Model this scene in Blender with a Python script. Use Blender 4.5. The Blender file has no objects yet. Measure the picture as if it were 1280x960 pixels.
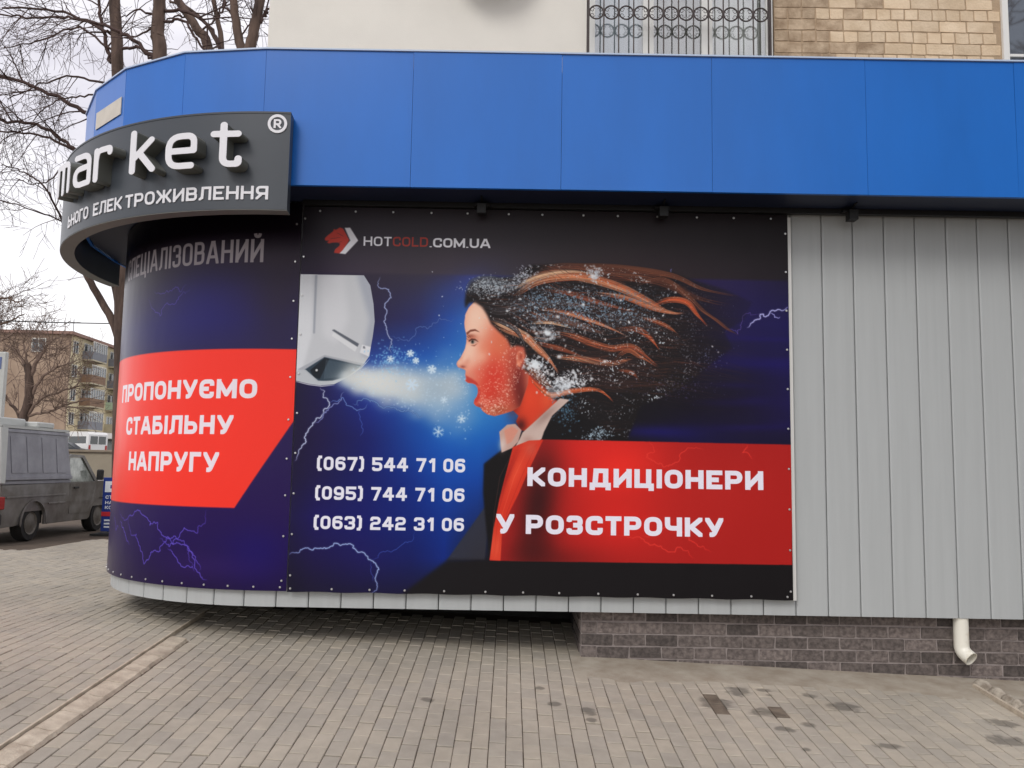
import bpy, bmesh, math, random
import numpy as np
from mathutils import Vector, Matrix, noise
from mathutils.geometry import tessellate_polygon
random.seed(11)
S = bpy.context.scene
R_ = math.radians
# ------------------------------------------------------------------ camera, world, sun, exposure
cd = bpy.data.cameras.new('camera'); cam = bpy.data.objects.new('camera', cd); S.collection.objects.link(cam)
cd.sensor_width = 36; cd.lens = 1060 / 1280 * 36; cd.clip_start = .1; cd.clip_end = 2000
pit, rol = R_(5.7), R_(.98)
f = Vector((0, math.cos(pit), math.sin(pit))); r = Vector((1, 0, 0)); u = r.cross(f)
r2 = math.cos(rol) * r + math.sin(rol) * u; u2 = -math.sin(rol) * r + math.cos(rol) * u
M = Matrix((r2, u2, -f)).transposed().to_4x4(); M.translation = (0, -6.85, 1.62); cam.matrix_world = M
S.camera = cam
w = bpy.data.worlds.new('World'); S.world = w; w.use_nodes = True; nt = w.node_tree; N = nt.nodes; L = nt.links; N.clear()
SUN_EL, SUN_AZ = 42, 205                       # high veiled sun behind the camera, a little to the left
def wn(t, **k):
    n = N.new(t)
    for a, b in k.items(): setattr(n, a, b)
    return n
out = wn('ShaderNodeOutputWorld'); bg = wn('ShaderNodeBackground'); bg.inputs['Strength'].default_value = .1
sky = wn('ShaderNodeTexSky', sky_type='NISHITA', sun_disc=False, sun_elevation=R_(SUN_EL), sun_rotation=R_(SUN_AZ), dust_density=3.0)
tc = wn('ShaderNodeTexCoord'); mp = wn('ShaderNodeMapping'); mp.inputs['Scale'].default_value = (1, 1, 2.6)
no = wn('ShaderNodeTexNoise'); no.inputs['Scale'].default_value = 3.2; no.inputs['Detail'].default_value = 7; no.inputs['Roughness'].default_value = .56
cr = wn('ShaderNodeValToRGB'); cr.color_ramp.elements[0].position = .34; cr.color_ramp.elements[0].color = (5.0, 4.85, 5.4, 1)
cr.color_ramp.elements[1].position = .62; cr.color_ramp.elements[1].color = (7.2, 7.05, 7.35, 1)
sep = wn('ShaderNodeSeparateXYZ'); hr = wn('ShaderNodeMapRange'); hr.inputs['From Min'].default_value = .02; hr.inputs['From Max'].default_value = .34
mh = wn('ShaderNodeMixRGB'); mh.inputs['Color1'].default_value = (9.6, 9.55, 9.5, 1)      # whiter veil of cloud towards the horizon
mx = wn('ShaderNodeMixRGB'); mx.inputs['Fac'].default_value = .95
L.new(tc.outputs['Generated'], mp.inputs['Vector']); L.new(mp.outputs[0], no.inputs['Vector']); L.new(no.outputs['Fac'], cr.inputs['Fac'])
L.new(tc.outputs['Generated'], sep.inputs[0]); L.new(sep.outputs['Z'], hr.inputs['Value']); L.new(hr.outputs[0], mh.inputs['Fac']); L.new(cr.outputs[0], mh.inputs['Color2'])
L.new(sky.outputs[0], mx.inputs['Color1']); L.new(mh.outputs[0], mx.inputs['Color2']); L.new(mx.outputs[0], bg.inputs['Color']); L.new(bg.outputs[0], out.inputs['Surface'])
sl = bpy.data.lights.new('sun', 'SUN'); so = bpy.data.objects.new('sun', sl); S.collection.objects.link(so)
sl.energy = .7; sl.angle = R_(22); sl.color = (1, .97, .92)
az, el = R_(SUN_AZ), R_(SUN_EL); sd = Vector((math.sin(az) * math.cos(el), math.cos(az) * math.cos(el), math.sin(el)))
so.rotation_euler = sd.to_track_quat('Z', 'Y').to_euler()
S.view_settings.view_transform = 'Standard'; S.view_settings.look = 'None'; S.view_settings.exposure = .66; S.view_settings.gamma = 1
S.cycles.max_bounces = 6; S.cycles.diffuse_bounces = 3

# ------------------------------------------------------------------ helpers
def lin(c): return tuple(((v / 255) / 12.92 if v <= 10 else ((v / 255 + .055) / 1.055) ** 2.4) for v in c)
def mat(name, col, rough=.6, metal=0, spec=.5, var=0, vs=4, bump=0, bs=40, stretch=None, col2=None, vlo=.35, vhi=.65, coat=0):
    """procedural material: base colour with noise variation between col and col2, and a fine bump"""
    m = bpy.data.materials.new(name); m.use_nodes = True; t = m.node_tree; b = t.nodes['Principled BSDF']
    c1 = lin(col); b.inputs['Roughness'].default_value = rough; b.inputs['Metallic'].default_value = metal; b.inputs['Specular IOR Level'].default_value = spec
    if coat: b.inputs['Coat Weight'].default_value = coat; b.inputs['Coat Roughness'].default_value = .12
    g = t.nodes.new('ShaderNodeNewGeometry'); mpn = t.nodes.new('ShaderNodeMapping'); t.links.new(g.outputs['Position'], mpn.inputs['Vector'])
    if stretch: mpn.inputs['Scale'].default_value = stretch
    c2 = lin(col2) if col2 else tuple(v * (1 - var) for v in c1)
    n = t.nodes.new('ShaderNodeTexNoise'); n.inputs['Scale'].default_value = vs; n.inputs['Detail'].default_value = 6; n.inputs['Roughness'].default_value = .6
    rr = t.nodes.new('ShaderNodeValToRGB'); rr.color_ramp.elements[0].position = vlo; rr.color_ramp.elements[1].position = vhi
    rr.color_ramp.elements[0].color = (*c2, 1); rr.color_ramp.elements[1].color = (*c1, 1)
    t.links.new(mpn.outputs[0], n.inputs['Vector']); t.links.new(n.outputs['Fac'], rr.inputs['Fac']); t.links.new(rr.outputs[0], b.inputs['Base Color'])
    if bump:
        n2 = t.nodes.new('ShaderNodeTexNoise'); n2.inputs['Scale'].default_value = bs; n2.inputs['Detail'].default_value = 5
        bp = t.nodes.new('ShaderNodeBump'); bp.inputs['Strength'].default_value = bump; bp.inputs['Distance'].default_value = .01
        t.links.new(mpn.outputs[0], n2.inputs['Vector']); t.links.new(n2.outputs['Fac'], bp.inputs['Height']); t.links.new(bp.outputs[0], b.inputs['Normal'])
    m['ramp'] = rr.name; return m
def tint(m, amt=.25, hue=0):
    """per-object brightness change so alike pieces differ"""
    t = m.node_tree; b = t.nodes['Principled BSDF']; src = b.inputs['Base Color'].links[0].from_socket
    oi = t.nodes.new('ShaderNodeObjectInfo'); mr = t.nodes.new('ShaderNodeMapRange'); mr.inputs['To Min'].default_value = 1 - amt; mr.inputs['To Max'].default_value = 1 + amt * .6
    hs = t.nodes.new('ShaderNodeHueSaturation'); t.links.new(oi.outputs['Random'], mr.inputs['Value']); t.links.new(mr.outputs[0], hs.inputs['Value'])
    t.links.new(src, hs.inputs['Color']); t.links.new(hs.outputs[0], b.inputs['Base Color']); return m
class MB:
    def __init__(s): s.v, s.f, s.m = [], [], []
    def add(s, vs, fs, mi=0):
        o = len(s.v); s.v += [tuple(p) for p in vs]; s.f += [tuple(i + o for i in q) for q in fs]; s.m += [mi] * len(fs); return s
    def box(s, x0, x1, y0, y1, z0, z1, mi=0):
        return s.add([(x, y, z) for z in (z0, z1) for y in (y0, y1) for x in (x0, x1)], [(0, 2, 3, 1), (4, 5, 7, 6), (0, 1, 5, 4), (2, 6, 7, 3), (0, 4, 6, 2), (1, 3, 7, 5)], mi)
    def cbox(s, x0, x1, y0, y1, z0, z1, c, mi=0):
        """box with all edges chamfered"""
        P = []; 
        for sx in (0, 1):
            for sy in (0, 1):
                for sz in (0, 1):
                    x, y, z = (x0, x1)[sx], (y0, y1)[sy], (z0, z1)[sz]; dx, dy, dz = c * (1 - 2 * sx), c * (1 - 2 * sy), c * (1 - 2 * sz)
                    P += [(x, y + dy, z + dz), (x + dx, y, z + dz), (x + dx, y + dy, z)]
        i = lambda a, b, d, k: (a * 4 + b * 2 + d) * 3 + k
        F = []
        for a in (0, 1):
            F += [[i(a, 0, 0, 0), i(a, 1, 0, 0), i(a, 1, 1, 0), i(a, 0, 1, 0)], [i(0, a, 0, 1), i(1, a, 0, 1), i(1, a, 1, 1), i(0, a, 1, 1)], [i(0, 0, a, 2), i(1, 0, a, 2), i(1, 1, a, 2), i(0, 1, a, 2)]]
        for a in (0, 1):
            for b in (0, 1):
                F += [[i(a, b, 0, 0), i(a, b, 1, 0), i(a, b, 1, 1), i(a, b, 0, 1)], [i(a, 0, b, 0), i(a, 1, b, 0), i(a, 1, b, 2), i(a, 0, b, 2)], [i(0, a, b, 1), i(1, a, b, 1), i(1, a, b, 2), i(0, a, b, 2)]]
        for a in (0, 1):
            for b in (0, 1):
                for d in (0, 1): F.append([i(a, b, d, 0), i(a, b, d, 1), i(a, b, d, 2)])
        return s.add(P, F, mi)
    def prism(s, poly, z0, z1, mi=0, axis='z'):
        n = len(poly); mk = {'z': lambda a, b, h: (a, b, h), 'y': lambda a, b, h: (a, h, b), 'x': lambda a, b, h: (h, a, b)}[axis]
        return s.add([mk(a, b, z0) for a, b in poly] + [mk(a, b, z1) for a, b in poly],
                     [tuple(range(n))[::-1], tuple(range(n, 2 * n))] + [(i, (i + 1) % n, n + (i + 1) % n, n + i) for i in range(n)], mi)
    def tube(s, P, rad, n=8, mi=0, cap=True):
        P = [Vector(p) for p in P]; k = len(P); rad = [rad] * k if not hasattr(rad, '__len__') else rad
        t0 = (P[1] - P[0]).normalized(); a = t0.orthogonal().normalized(); V = []
        for i in range(k):
            t = (P[min(i + 1, k - 1)] - P[max(i - 1, 0)]).normalized(); a = (a - t * a.dot(t)).normalized() if (a - t * a.dot(t)).length > 1e-5 else t.orthogonal().normalized(); b = t.cross(a)
            for j in range(n):
                an = j * 2 * math.pi / n; V.append(P[i] + (a * math.cos(an) + b * math.sin(an)) * rad[i])
        F = [(i * n + j, i * n + (j + 1) % n, (i + 1) * n + (j + 1) % n, (i + 1) * n + j) for i in range(k - 1) for j in range(n)]
        if cap: F += [tuple(range(n))[::-1], tuple(range((k - 1) * n, k * n))]
        return s.add(V, F, mi)
    def lathe(s, prof, n=24, c=(0, 0, 0), axis='z', mi=0):
        V = []
        for r_, h in prof:
            for j in range(n):
                a = j * 2 * math.pi / n; p = (r_ * math.cos(a), r_ * math.sin(a), h)
                if axis == 'x': p = (h, r_ * math.cos(a), r_ * math.sin(a))
                if axis == 'y': p = (r_ * math.cos(a), h, r_ * math.sin(a))
                V.append((p[0] + c[0], p[1] + c[1], p[2] + c[2]))
        k = len(prof)
        return s.add(V, [(i * n + j, i * n + (j + 1) % n, (i + 1) * n + (j + 1) % n, (i + 1) * n + j) for i in range(k - 1) for j in range(n)] + [tuple(range(n)), tuple(range((k - 1) * n, k * n))], mi)
    def xf(s, fn): s.v = [tuple(fn(p)) for p in s.v]; return s
    def mesh(s, name, mats, smooth=False):
        me = bpy.data.meshes.new(name); me.from_pydata(s.v, [], s.f)
        for q in (mats if isinstance(mats, (list, tuple)) else [mats]): me.materials.append(q)
        me.polygons.foreach_set('material_index', s.m)
        bm = bmesh.new(); bm.from_mesh(me); bmesh.ops.recalc_face_normals(bm, faces=bm.faces)
        if smooth:
            for e in bm.edges: e.smooth = len(e.link_faces) == 2 and e.calc_face_angle(0) < R_(35)
            for q in bm.faces: q.smooth = True
        bm.to_mesh(me); bm.free(); return me
    def ob(s, name, mats, parent=None, smooth=False, **k): return put(name, s.mesh(name, mats, smooth), parent, **k)
def put(name, me, parent=None, loc=None, label=None, cat=None, group=None, kind=None):
    o = bpy.data.objects.new(name, me); S.collection.objects.link(o)
    if parent: o.parent = parent
    if loc: o.location = loc
    return tag(o, label, cat, group, kind)
def tag(o, label=None, cat=None, group=None, kind=None):
    for a, b in (('label', label), ('category', cat), ('group', group), ('kind', kind)):
        if b: o[a] = b
    return o
def thing(name, label, cat, loc=(0, 0, 0), group=None, kind=None): return put(name, None, None, loc, label, cat, group, kind)
def sstep(t): t = max(0, min(1, t)); return t * t * (3 - 2 * t)

# ------------------------------------------------------------------ ground heights: falls away from the shop, levels out to the left
def gh(x, y):
    yy = y if y < .6 else .6 + .5 * math.tanh((y - .6) / .5)
    if yy < -4: yy = -4 - 1.0 * math.tanh((-4 - yy) / 1.0)
    xx = max(-6, min(9, x))
    a = .147 - .0377 * xx + .07 * (yy - .12)
    b = .262 + .01 * max(-3, min(2, y)) * 1.0 + (.07 * (y + 3) if y < -3 else 0) * .5
    b = max(b, -.1)
    k = sstep((-2.72 - x) / 1.7)
    return a * (1 - k) + b * k
# ------------------------------------------------------------------ lettering (stroke glyphs, cap height 1)
GL = {
 'O':(.84,[[(0,0,1),(1,0,1),(1,1,1),(0,1,1),'z']]),
 '0':(.72,[[(0,0,1),(1,0,1),(1,1,1),(0,1,1),'z']]),
 'C':(.8,[[(1,.66),(1,1,1),(0,1,1),(0,0,1),(1,0,1),(1,.34)]]),
 'H':(.84,[[(0,0),(0,1)],[(1,0),(1,1)],[(0,.5),(1,.5)]]),
 'T':(.74,[[(0,1),(1,1)],[(.5,0),(.5,1)]]),
 'L':(.68,[[(0,1),(0,0),(1,0)]]),
 'D':(.82,[[(0,0),(0,1),(1,1,1),(1,0,1),(0,0)]]),
 '.':(0,[[(0,0),(0,.02)]]),
 'M':(1.02,[[(0,0),(0,1)],[(1,0),(1,1)],[(0,1),(.5,.12),(1,1)]]),
 'U':(.84,[[(0,1),(0,0,1),(1,0,1),(1,1)]]),
 'A':(.92,[[(0,0),(.42,1),(.58,1),(1,0)],[(.18,.27),(.82,.27)]]),
 'К':(.82,[[(0,0),(0,1)],[(1,1),(.3,.5),(1,0)],[(0,.5),(.3,.5)]]),
 'Д':(.98,[[(0,-.2),(0,0),(1,0),(1,-.2)],[(.17,0),(.24,1),(.84,1),(.84,0)]]),
 'И':(.84,[[(0,0),(0,1)],[(1,0),(1,1)],[(.02,.05),(.98,.95)]]),
 'Й':(.84,[[(0,0),(0,1)],[(1,0),(1,1)],[(.03,.09),(.97,.91)],[(.25,1.36),(.32,1.2,1),(.68,1.2,1),(.75,1.36)]]),
 'Ц':(.9,[[(0,1),(0,0),(1,0)],[(.82,1),(.82,0)],[(1,0),(1,-.2)]]),
 'І':(0,[[(0,0),(0,1)]]),
 'Е':(.74,[[(1,1),(0,1),(0,0),(1,0)],[(0,.5),(.92,.5)]]),
 'Є':(.8,[[(1,.7),(1,1,1),(0,1,1),(0,0,1),(1,0,1),(1,.3)],[(0,.5),(.72,.5)]]),
 'Р':(.8,[[(0,0),(0,1),(1,1,1),(1,.4,1),(0,.4)]]),
 'R':(.8,[[(0,0),(0,1),(1,1,1),(1,.42,1),(0,.42)],[(.5,.42),(1,0)]]),
 'У':(.84,[[(0,1),(.5,.32)],[(1,1),(.5,.1),(.4,0,1),(.14,0)]]),
 'З':(.76,[[(0,.74),(0,1,1),(1,1,1),(.97,.5,1),(.35,.5)],[(.35,.5),(1,.5,1),(1,0,1),(0,0,1),(0,.26)]]),
 'Ч':(.8,[[(0,1),(0,.4,1),(1,.4)],[(1,0),(1,1)]]),
 'П':(.84,[[(0,0),(0,1),(1,1),(1,0)]]),
 'Б':(.8,[[(.93,1),(0,1),(0,0),(1,0,1),(1,.56,1),(0,.56)]]),
 'В':(.8,[[(0,0),(0,1),(.95,1,1),(.95,.52,1),(0,.52)],[(.5,.52),(1,.52,1),(1,0,1),(0,0)]]),
 'Л':(.86,[[(0,0),(.2,.12),(.24,1),(1,1),(1,0)]]),
 'Ь':(.78,[[(0,1),(0,0),(1,0,1),(1,.58,1),(0,.58)]]),
 'Г':(.66,[[(0,0),(0,1),(1,1)]]),
 'Я':(.8,[[(1,0),(1,1),(0,1,1),(0,.42,1),(1,.42)],[(.5,.42),(0,0)]]),
 'Ж':(1.2,[[(.5,0),(.5,1)],[(0,1),(.34,.5),(0,0)],[(1,1),(.66,.5),(1,0)],[(.34,.5),(.66,.5)]]),
 '1':(.52,[[(0,.74),(.8,1),(1,1),(1,0)]]),
 '2':(.74,[[(0,.72),(0,1,1),(1,1,1),(1,.5,1),(0,.5,1),(0,0),(1,0)]]),
 '3':(.76,[[(0,.74),(0,1,1),(1,1,1),(.97,.5,1),(.35,.5)],[(.35,.5),(1,.5,1),(1,0,1),(0,0,1),(0,.26)]]),
 '4':(.8,[[(.74,0),(.74,1),(.56,1),(0,.3),(1,.3)]]),
 '5':(.74,[[(1,1),(0,1),(0,.56),(1,.56,1),(1,0,1),(0,0,1),(0,.22)]]),
 '6':(.74,[[(.96,.8),(.96,1,1),(0,1,1),(0,0,1),(1,0,1),(1,.58,1),(0,.58)]]),
 '7':(.72,[[(0,1),(1,1),(.4,0)]]),
 '9':(.74,[[(.04,.2),(.04,0,1),(1,0,1),(1,1,1),(0,1,1),(0,.42,1),(1,.42)]]),
 '(':(.36,[[(1,1.08),(.6,1.08),(0,.85),(0,.15),(.6,-.08),(1,-.08)]]),
 ')':(.36,[[(0,1.08),(.4,1.08),(1,.85),(1,.15),(.4,-.08),(0,-.08)]]),
 # rounded lower-case letters of the shop sign
 'm':(.72,[[(0,0),(0,.77)],[(0,.6),(0,.77,1),(.5,.77,1),(.5,0)],[(.5,.6),(.5,.77,1),(1,.77,1),(1,0)]]),
 'a':(.62,[[(.05,.77),(1,.77,1),(1,0)],[(1,.44),(0,.44,1),(0,0,1),(1,0)]]),
 'r':(.52,[[(0,0),(0,.77)],[(0,.5),(.1,.77,1),(1,.77,1),(1,.66)]]),
 'k':(.6,[[(0,0),(0,1)],[(0,.3),(.9,.77)],[(.32,.46),(1,0)]]),
 'e':(.7,[[(0,.39),(1,.39),(1,.77,1),(0,.77,1),(0,0,1),(.92,0)]]),
 't':(.62,[[(.38,1),(.38,0,1),(1,0,1),(1,.13)],[(0,.77),(.95,.77)]]),
}
for a, b in zip('OCHTMAЕР', 'ОСНТМАEP'):
    if a in GL: GL[b] = GL[a]
    elif b in GL: GL[a] = GL[b]

def glyph_segs(ch, w, R, ws=1.0, cap_round=False):
    """segments (x0,y0,x1,y1,e0,e1) and joint discs of one glyph; returns width too"""
    W, strokes = GL[ch]; W = max(W * ws, w) if W else w
    segs, discs = [], []
    def m(p): return (w / 2 + p[0] * (W - w), w / 2 + p[1] * (1 - w))
    for s in strokes:
        closed = s[-1] == 'z'; pts = s[:-1] if closed else s
        P = [m(p) for p in pts]; rf = [len(p) > 2 for p in pts]; n = len(P); out = []
        for i in range(n):
            if rf[i] and (closed or 0 < i < n - 1):
                a, b, c = np.array(P[i - 1]), np.array(P[i]), np.array(P[(i + 1) % n])
                la, lc = np.linalg.norm(a - b), np.linalg.norm(c - b)
                r = min(R, la * .5, lc * .5)
                p0 = b + (a - b) / la * r; p2 = b + (c - b) / lc * r
                for t in np.linspace(0, 1, 7):       # superellipse-like bend
                    q = p0 * (1 - t) ** 2 + 2 * b * t * (1 - t) + p2 * t * t
                    out.append((q[0], q[1], True))
            else: out.append((P[i][0], P[i][1], False))
        if closed: out.append(out[0])
        k = len(out)
        for i in range(k - 1):
            x0, y0, c0 = out[i]; x1, y1, c1 = out[i + 1]
            d = math.hypot(x1 - x0, y1 - y0)
            if d < 1e-6: continue
            def ext(j, x, y, cc):
                if cap_round: return 0
                if cc: return 0
                dx, dy = abs(x1 - x0) / d, abs(y1 - y0) / d
                end = (not closed) and (j == 0 or j == k - 1)
                if not end: return w / 2 if (dx < .15 or dy < .15) else 0
                if dx < .15: return w / 2 if (abs(y - w / 2) < 1e-3 or abs(y - 1 + w / 2) < 1e-3 or y < 0 or y > 1) else 0
                if dy < .15: return w / 2 if (abs(x - w / 2) < 1e-3 or abs(x - W + w / 2) < 1e-3) else 0
                return w if (abs(y - w / 2) < .06 or abs(y - 1 + w / 2) < .06) else 0
            segs.append((x0, y0, x1, y1, ext(i, x0, y0, c0), ext(i + 1, x1, y1, c1)))
            if i > 0: discs.append((x0, y0))
            if cap_round: discs += [(x0, y0), (x1, y1)]
        if closed: discs.append((out[0][0], out[0][1]))
    return W, segs, discs

def glyph_sdf(ch, X, Y, w, R, ws=1.0, cap_round=False):
    W, segs, discs = glyph_segs(ch, w, R, ws, cap_round)
    D = np.full(X.shape, 9.0)
    for x0, y0, x1, y1, e0, e1 in segs:
        d = math.hypot(x1 - x0, y1 - y0); ux, uy = (x1 - x0) / d, (y1 - y0) / d
        t = (X - x0) * ux + (Y - y0) * uy; n = np.abs(-(X - x0) * uy + (Y - y0) * ux) - w / 2
        a = np.maximum(np.maximum(-t - e0, t - d - e1), n)
        D = np.minimum(D, a)
    for x, y in discs: D = np.minimum(D, np.hypot(X - x, Y - y) - w / 2)
    if not cap_round and ch not in '()':
        lo = -.2 if ch in 'ДЦ' else 0; hi = 1.4 if ch == 'Й' else 1
        D = np.maximum(np.maximum(D, lo - Y), Y - hi)
        D = np.maximum(np.maximum(D, -X), X - W)
    return D, W

class Canvas:
    def __init__(s, W, H, col, fn=lambda p: p):
        s.W, s.H, s.fn = W, H, fn            # fn maps design coordinates to canvas pixels
        s.a = np.empty((H, W, 3), np.float32); s.a[:] = np.array(col) / 255
    def P(s, pts): return np.array([s.fn(p) for p in pts], float)
    def box(s, x0, y0, x1, y1): return max(0, int(x0)), max(0, int(y0)), min(s.W, int(x1) + 1), min(s.H, int(y1) + 1)
    def put(s, m, bb, col):
        x0, y0, x1, y1 = bb
        if x1 <= x0 or y1 <= y0: return
        c = np.asarray(col, np.float32) / 255 if not isinstance(col, np.ndarray) else col
        v = s.a[y0:y1, x0:x1]; v += (c - v) * m[..., None]
    def mask(s, pts, blur=0, smooth=False):
        q = s.P(pts)
        if smooth: q = spline(q)
        pad = blur * 2.5 + 2
        bb = s.box(q[:, 0].min() - pad, q[:, 1].min() - pad, q[:, 0].max() + pad, q[:, 1].max() + pad)
        x0, y0, x1, y1 = bb
        if x1 <= x0 or y1 <= y0: return np.zeros((0, 0), np.float32), bb
        SS = 2; ys = (np.arange((y1 - y0) * SS) + .5) / SS + y0; xs = (np.arange(x1 - x0) + .5) + x0
        acc = np.zeros((len(ys), len(xs)), np.float32); n = len(q)
        for i in range(n):                      # signed horizontal coverage: analytic AA in x
            ax, ay = q[i]; bx, by = q[(i + 1) % n]
            if ay == by: continue
            sgn = 1 if by > ay else -1
            lo, hi = (ay, by) if sgn > 0 else (by, ay)
            r = np.nonzero((ys >= lo) & (ys < hi))[0]
            if len(r) == 0: continue
            xi = ax + (ys[r] - ay) * (bx - ax) / (by - ay)
            acc[r] += sgn * np.clip(xs[None] - xi[:, None] + .5, 0, 1)
        m = np.clip(np.abs(acc), 0, 1).reshape(y1 - y0, SS, -1).mean(1)
        if blur: m = gblur(m, blur)
        return m, bb
    def poly(s, pts, col, alpha=1., blur=0, smooth=False):
        m, bb = s.mask(pts, blur, smooth); s.put(m * alpha, bb, col)
    def blob(s, c, rx, ry, col, alpha=1., ang=0, p=2.):
        x, y = s.fn(c); k = s.fn((c[0] + 1, c[1])); sc = math.hypot(k[0] - x, k[1] - y); rx *= sc; ry *= sc
        m_ = max(rx, ry) * 2.2; bb = s.box(x - m_, y - m_, x + m_, y + m_); x0, y0, x1, y1 = bb
        if x1 <= x0 or y1 <= y0: return
        X, Y = np.meshgrid(np.arange(x0, x1) + .5 - x, np.arange(y0, y1) + .5 - y)
        ca, sa = math.cos(ang), math.sin(ang)
        d = ((X * ca + Y * sa) / rx) ** 2 + ((-X * sa + Y * ca) / ry) ** 2
        s.put((np.exp(-d ** (p / 2) * 1.2) * alpha).astype(np.float32), bb, col)
    def lines(s, paths, width, alpha, cols, soft=1.0):
        """many thin soft lines at once: path samples are splatted into density and colour maps"""
        den = np.zeros(s.W * s.H, np.float32); cs = [np.zeros(s.W * s.H, np.float32) for _ in range(3)]
        for k, q in enumerate(paths):
            q = s.P(q)
            w0 = width[k] if hasattr(width, '__len__') else width
            al = alpha[k] if hasattr(alpha, '__len__') else alpha
            c = np.array(cols[k] if hasattr(cols[0], '__len__') else cols, float) / 255
            seg = np.hypot(*np.diff(q, axis=0).T); L = np.concatenate([[0], np.cumsum(seg)])
            n = max(2, int(L[-1] * 1.5)); t = np.linspace(0, L[-1], n)
            x = np.interp(t, L, q[:, 0]); y = np.interp(t, L, q[:, 1])
            tap = np.minimum(1, np.minimum(t, L[-1] - t) / max(1e-3, L[-1] * .25)) ** .7
            r = max(1, int(math.ceil(w0)))
            for oy in range(-r, r + 1):
                for ox in range(-r, r + 1):
                    ix = np.floor(x).astype(int) + ox; iy = np.floor(y).astype(int) + oy
                    d2 = (ix + .5 - x) ** 2 + (iy + .5 - y) ** 2
                    wgt = np.exp(-d2 / (.5 * w0 * w0 + .15)) * al * tap * .6
                    ok = (ix >= 0) & (ix < s.W) & (iy >= 0) & (iy < s.H)
                    idx = (iy * s.W + ix)[ok]; wg = wgt[ok]
                    np.add.at(den, idx, wg)
                    for j in range(3): np.add.at(cs[j], idx, wg * c[j])
        den = den.reshape(s.H, s.W); C = np.stack([v.reshape(s.H, s.W) for v in cs], -1) / np.maximum(den, 1e-6)[..., None]
        m = 1 - np.exp(-den)
        s.a += (C - s.a) * m[..., None]
    def text(s, string, x, y, h, x_end=None, w=.2, R=.28, ws=1.0, gap=.14, space=.42, col=(240, 240, 245), alpha=1., shear=0):
        """x, y: canvas pixels of the baseline start; h cap height; fitted to x_end by stretching"""
        adv = 0; lay = []
        for ch in string:
            if ch == ' ': adv += space; continue
            W = GL[ch][0] * ws; W = max(W, w); lay.append((ch, adv)); adv += W + gap
        adv -= gap; sx = h if x_end is None else (x_end - x) / adv
        for ch, a in lay:
            W = max(GL[ch][0] * ws, w)
            bb = s.box(x + a * sx - 3, y - 1.45 * h - 3, x + (a + W) * sx + 3, y + .28 * h + 3); x0, y0, x1, y1 = bb
            if x1 <= x0: continue
            X, Y = np.meshgrid((np.arange(x0, x1) + .5 - x) / sx - a, (y - np.arange(y0, y1) - .5) / h)
            D, _ = glyph_sdf(ch, X, Y, w, R, ws)
            s.put((np.clip(.5 - D * min(sx, h), 0, 1) * alpha).astype(np.float32), bb, col)

def spline(q, n=8):
    out = []; N = len(q)
    for i in range(N):
        p0, p1, p2, p3 = q[i - 1], q[i], q[(i + 1) % N], q[(i + 2) % N]
        for t in np.arange(n) / n:
            out.append(.5 * (2 * p1 + (p2 - p0) * t + (2 * p0 - 5 * p1 + 4 * p2 - p3) * t * t + (3 * p1 - p0 - 3 * p2 + p3) * t ** 3))
    return np.array(out)
def ospline(q, n=10):
    q = np.array(q, float); q = np.vstack([2 * q[0] - q[1], q, 2 * q[-1] - q[-2]]); out = []
    for i in range(1, len(q) - 2):
        p0, p1, p2, p3 = q[i - 1:i + 3]
        for t in np.arange(n) / n:
            out.append(.5 * (2 * p1 + (p2 - p0) * t + (2 * p0 - 5 * p1 + 4 * p2 - p3) * t * t + (3 * p1 - p0 - 3 * p2 + p3) * t ** 3))
    out.append(q[-2]); return np.array(out)
def gblur(m, s):
    r = max(1, int(round(s * .9)))
    for _ in range(3):
        for ax in (0, 1):
            p = [(0, 0)] * m.ndim; p[ax] = (r + 1, r); c = np.cumsum(np.pad(m, p, mode='edge'), axis=ax, dtype=np.float64)
            a = np.take(c, range(2 * r + 1, c.shape[ax]), axis=ax); b = np.take(c, range(0, c.shape[ax] - 2 * r - 1), axis=ax)
            m = ((a - b) / (2 * r + 1)).astype(np.float32)
    return m
def bolt(rng, pts, j=2.5, n=5, stop=3):
    """midpoint-displaced lightning through the given design points"""
    q = np.array(pts, float)
    for k in range(n):
        mid = (q[:-1] + q[1:]) / 2; d = q[1:] - q[:-1]; L = np.hypot(d[:, 0], d[:, 1])
        nrm = np.stack([-d[:, 1], d[:, 0]], 1); mid = mid + nrm * rng.normal(0, j * .06, (len(mid), 1))
        o = np.empty((len(q) + len(mid), 2)); o[0::2] = q; o[1::2] = mid; q = o
        if L.max() < stop: break
    return q

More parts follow.
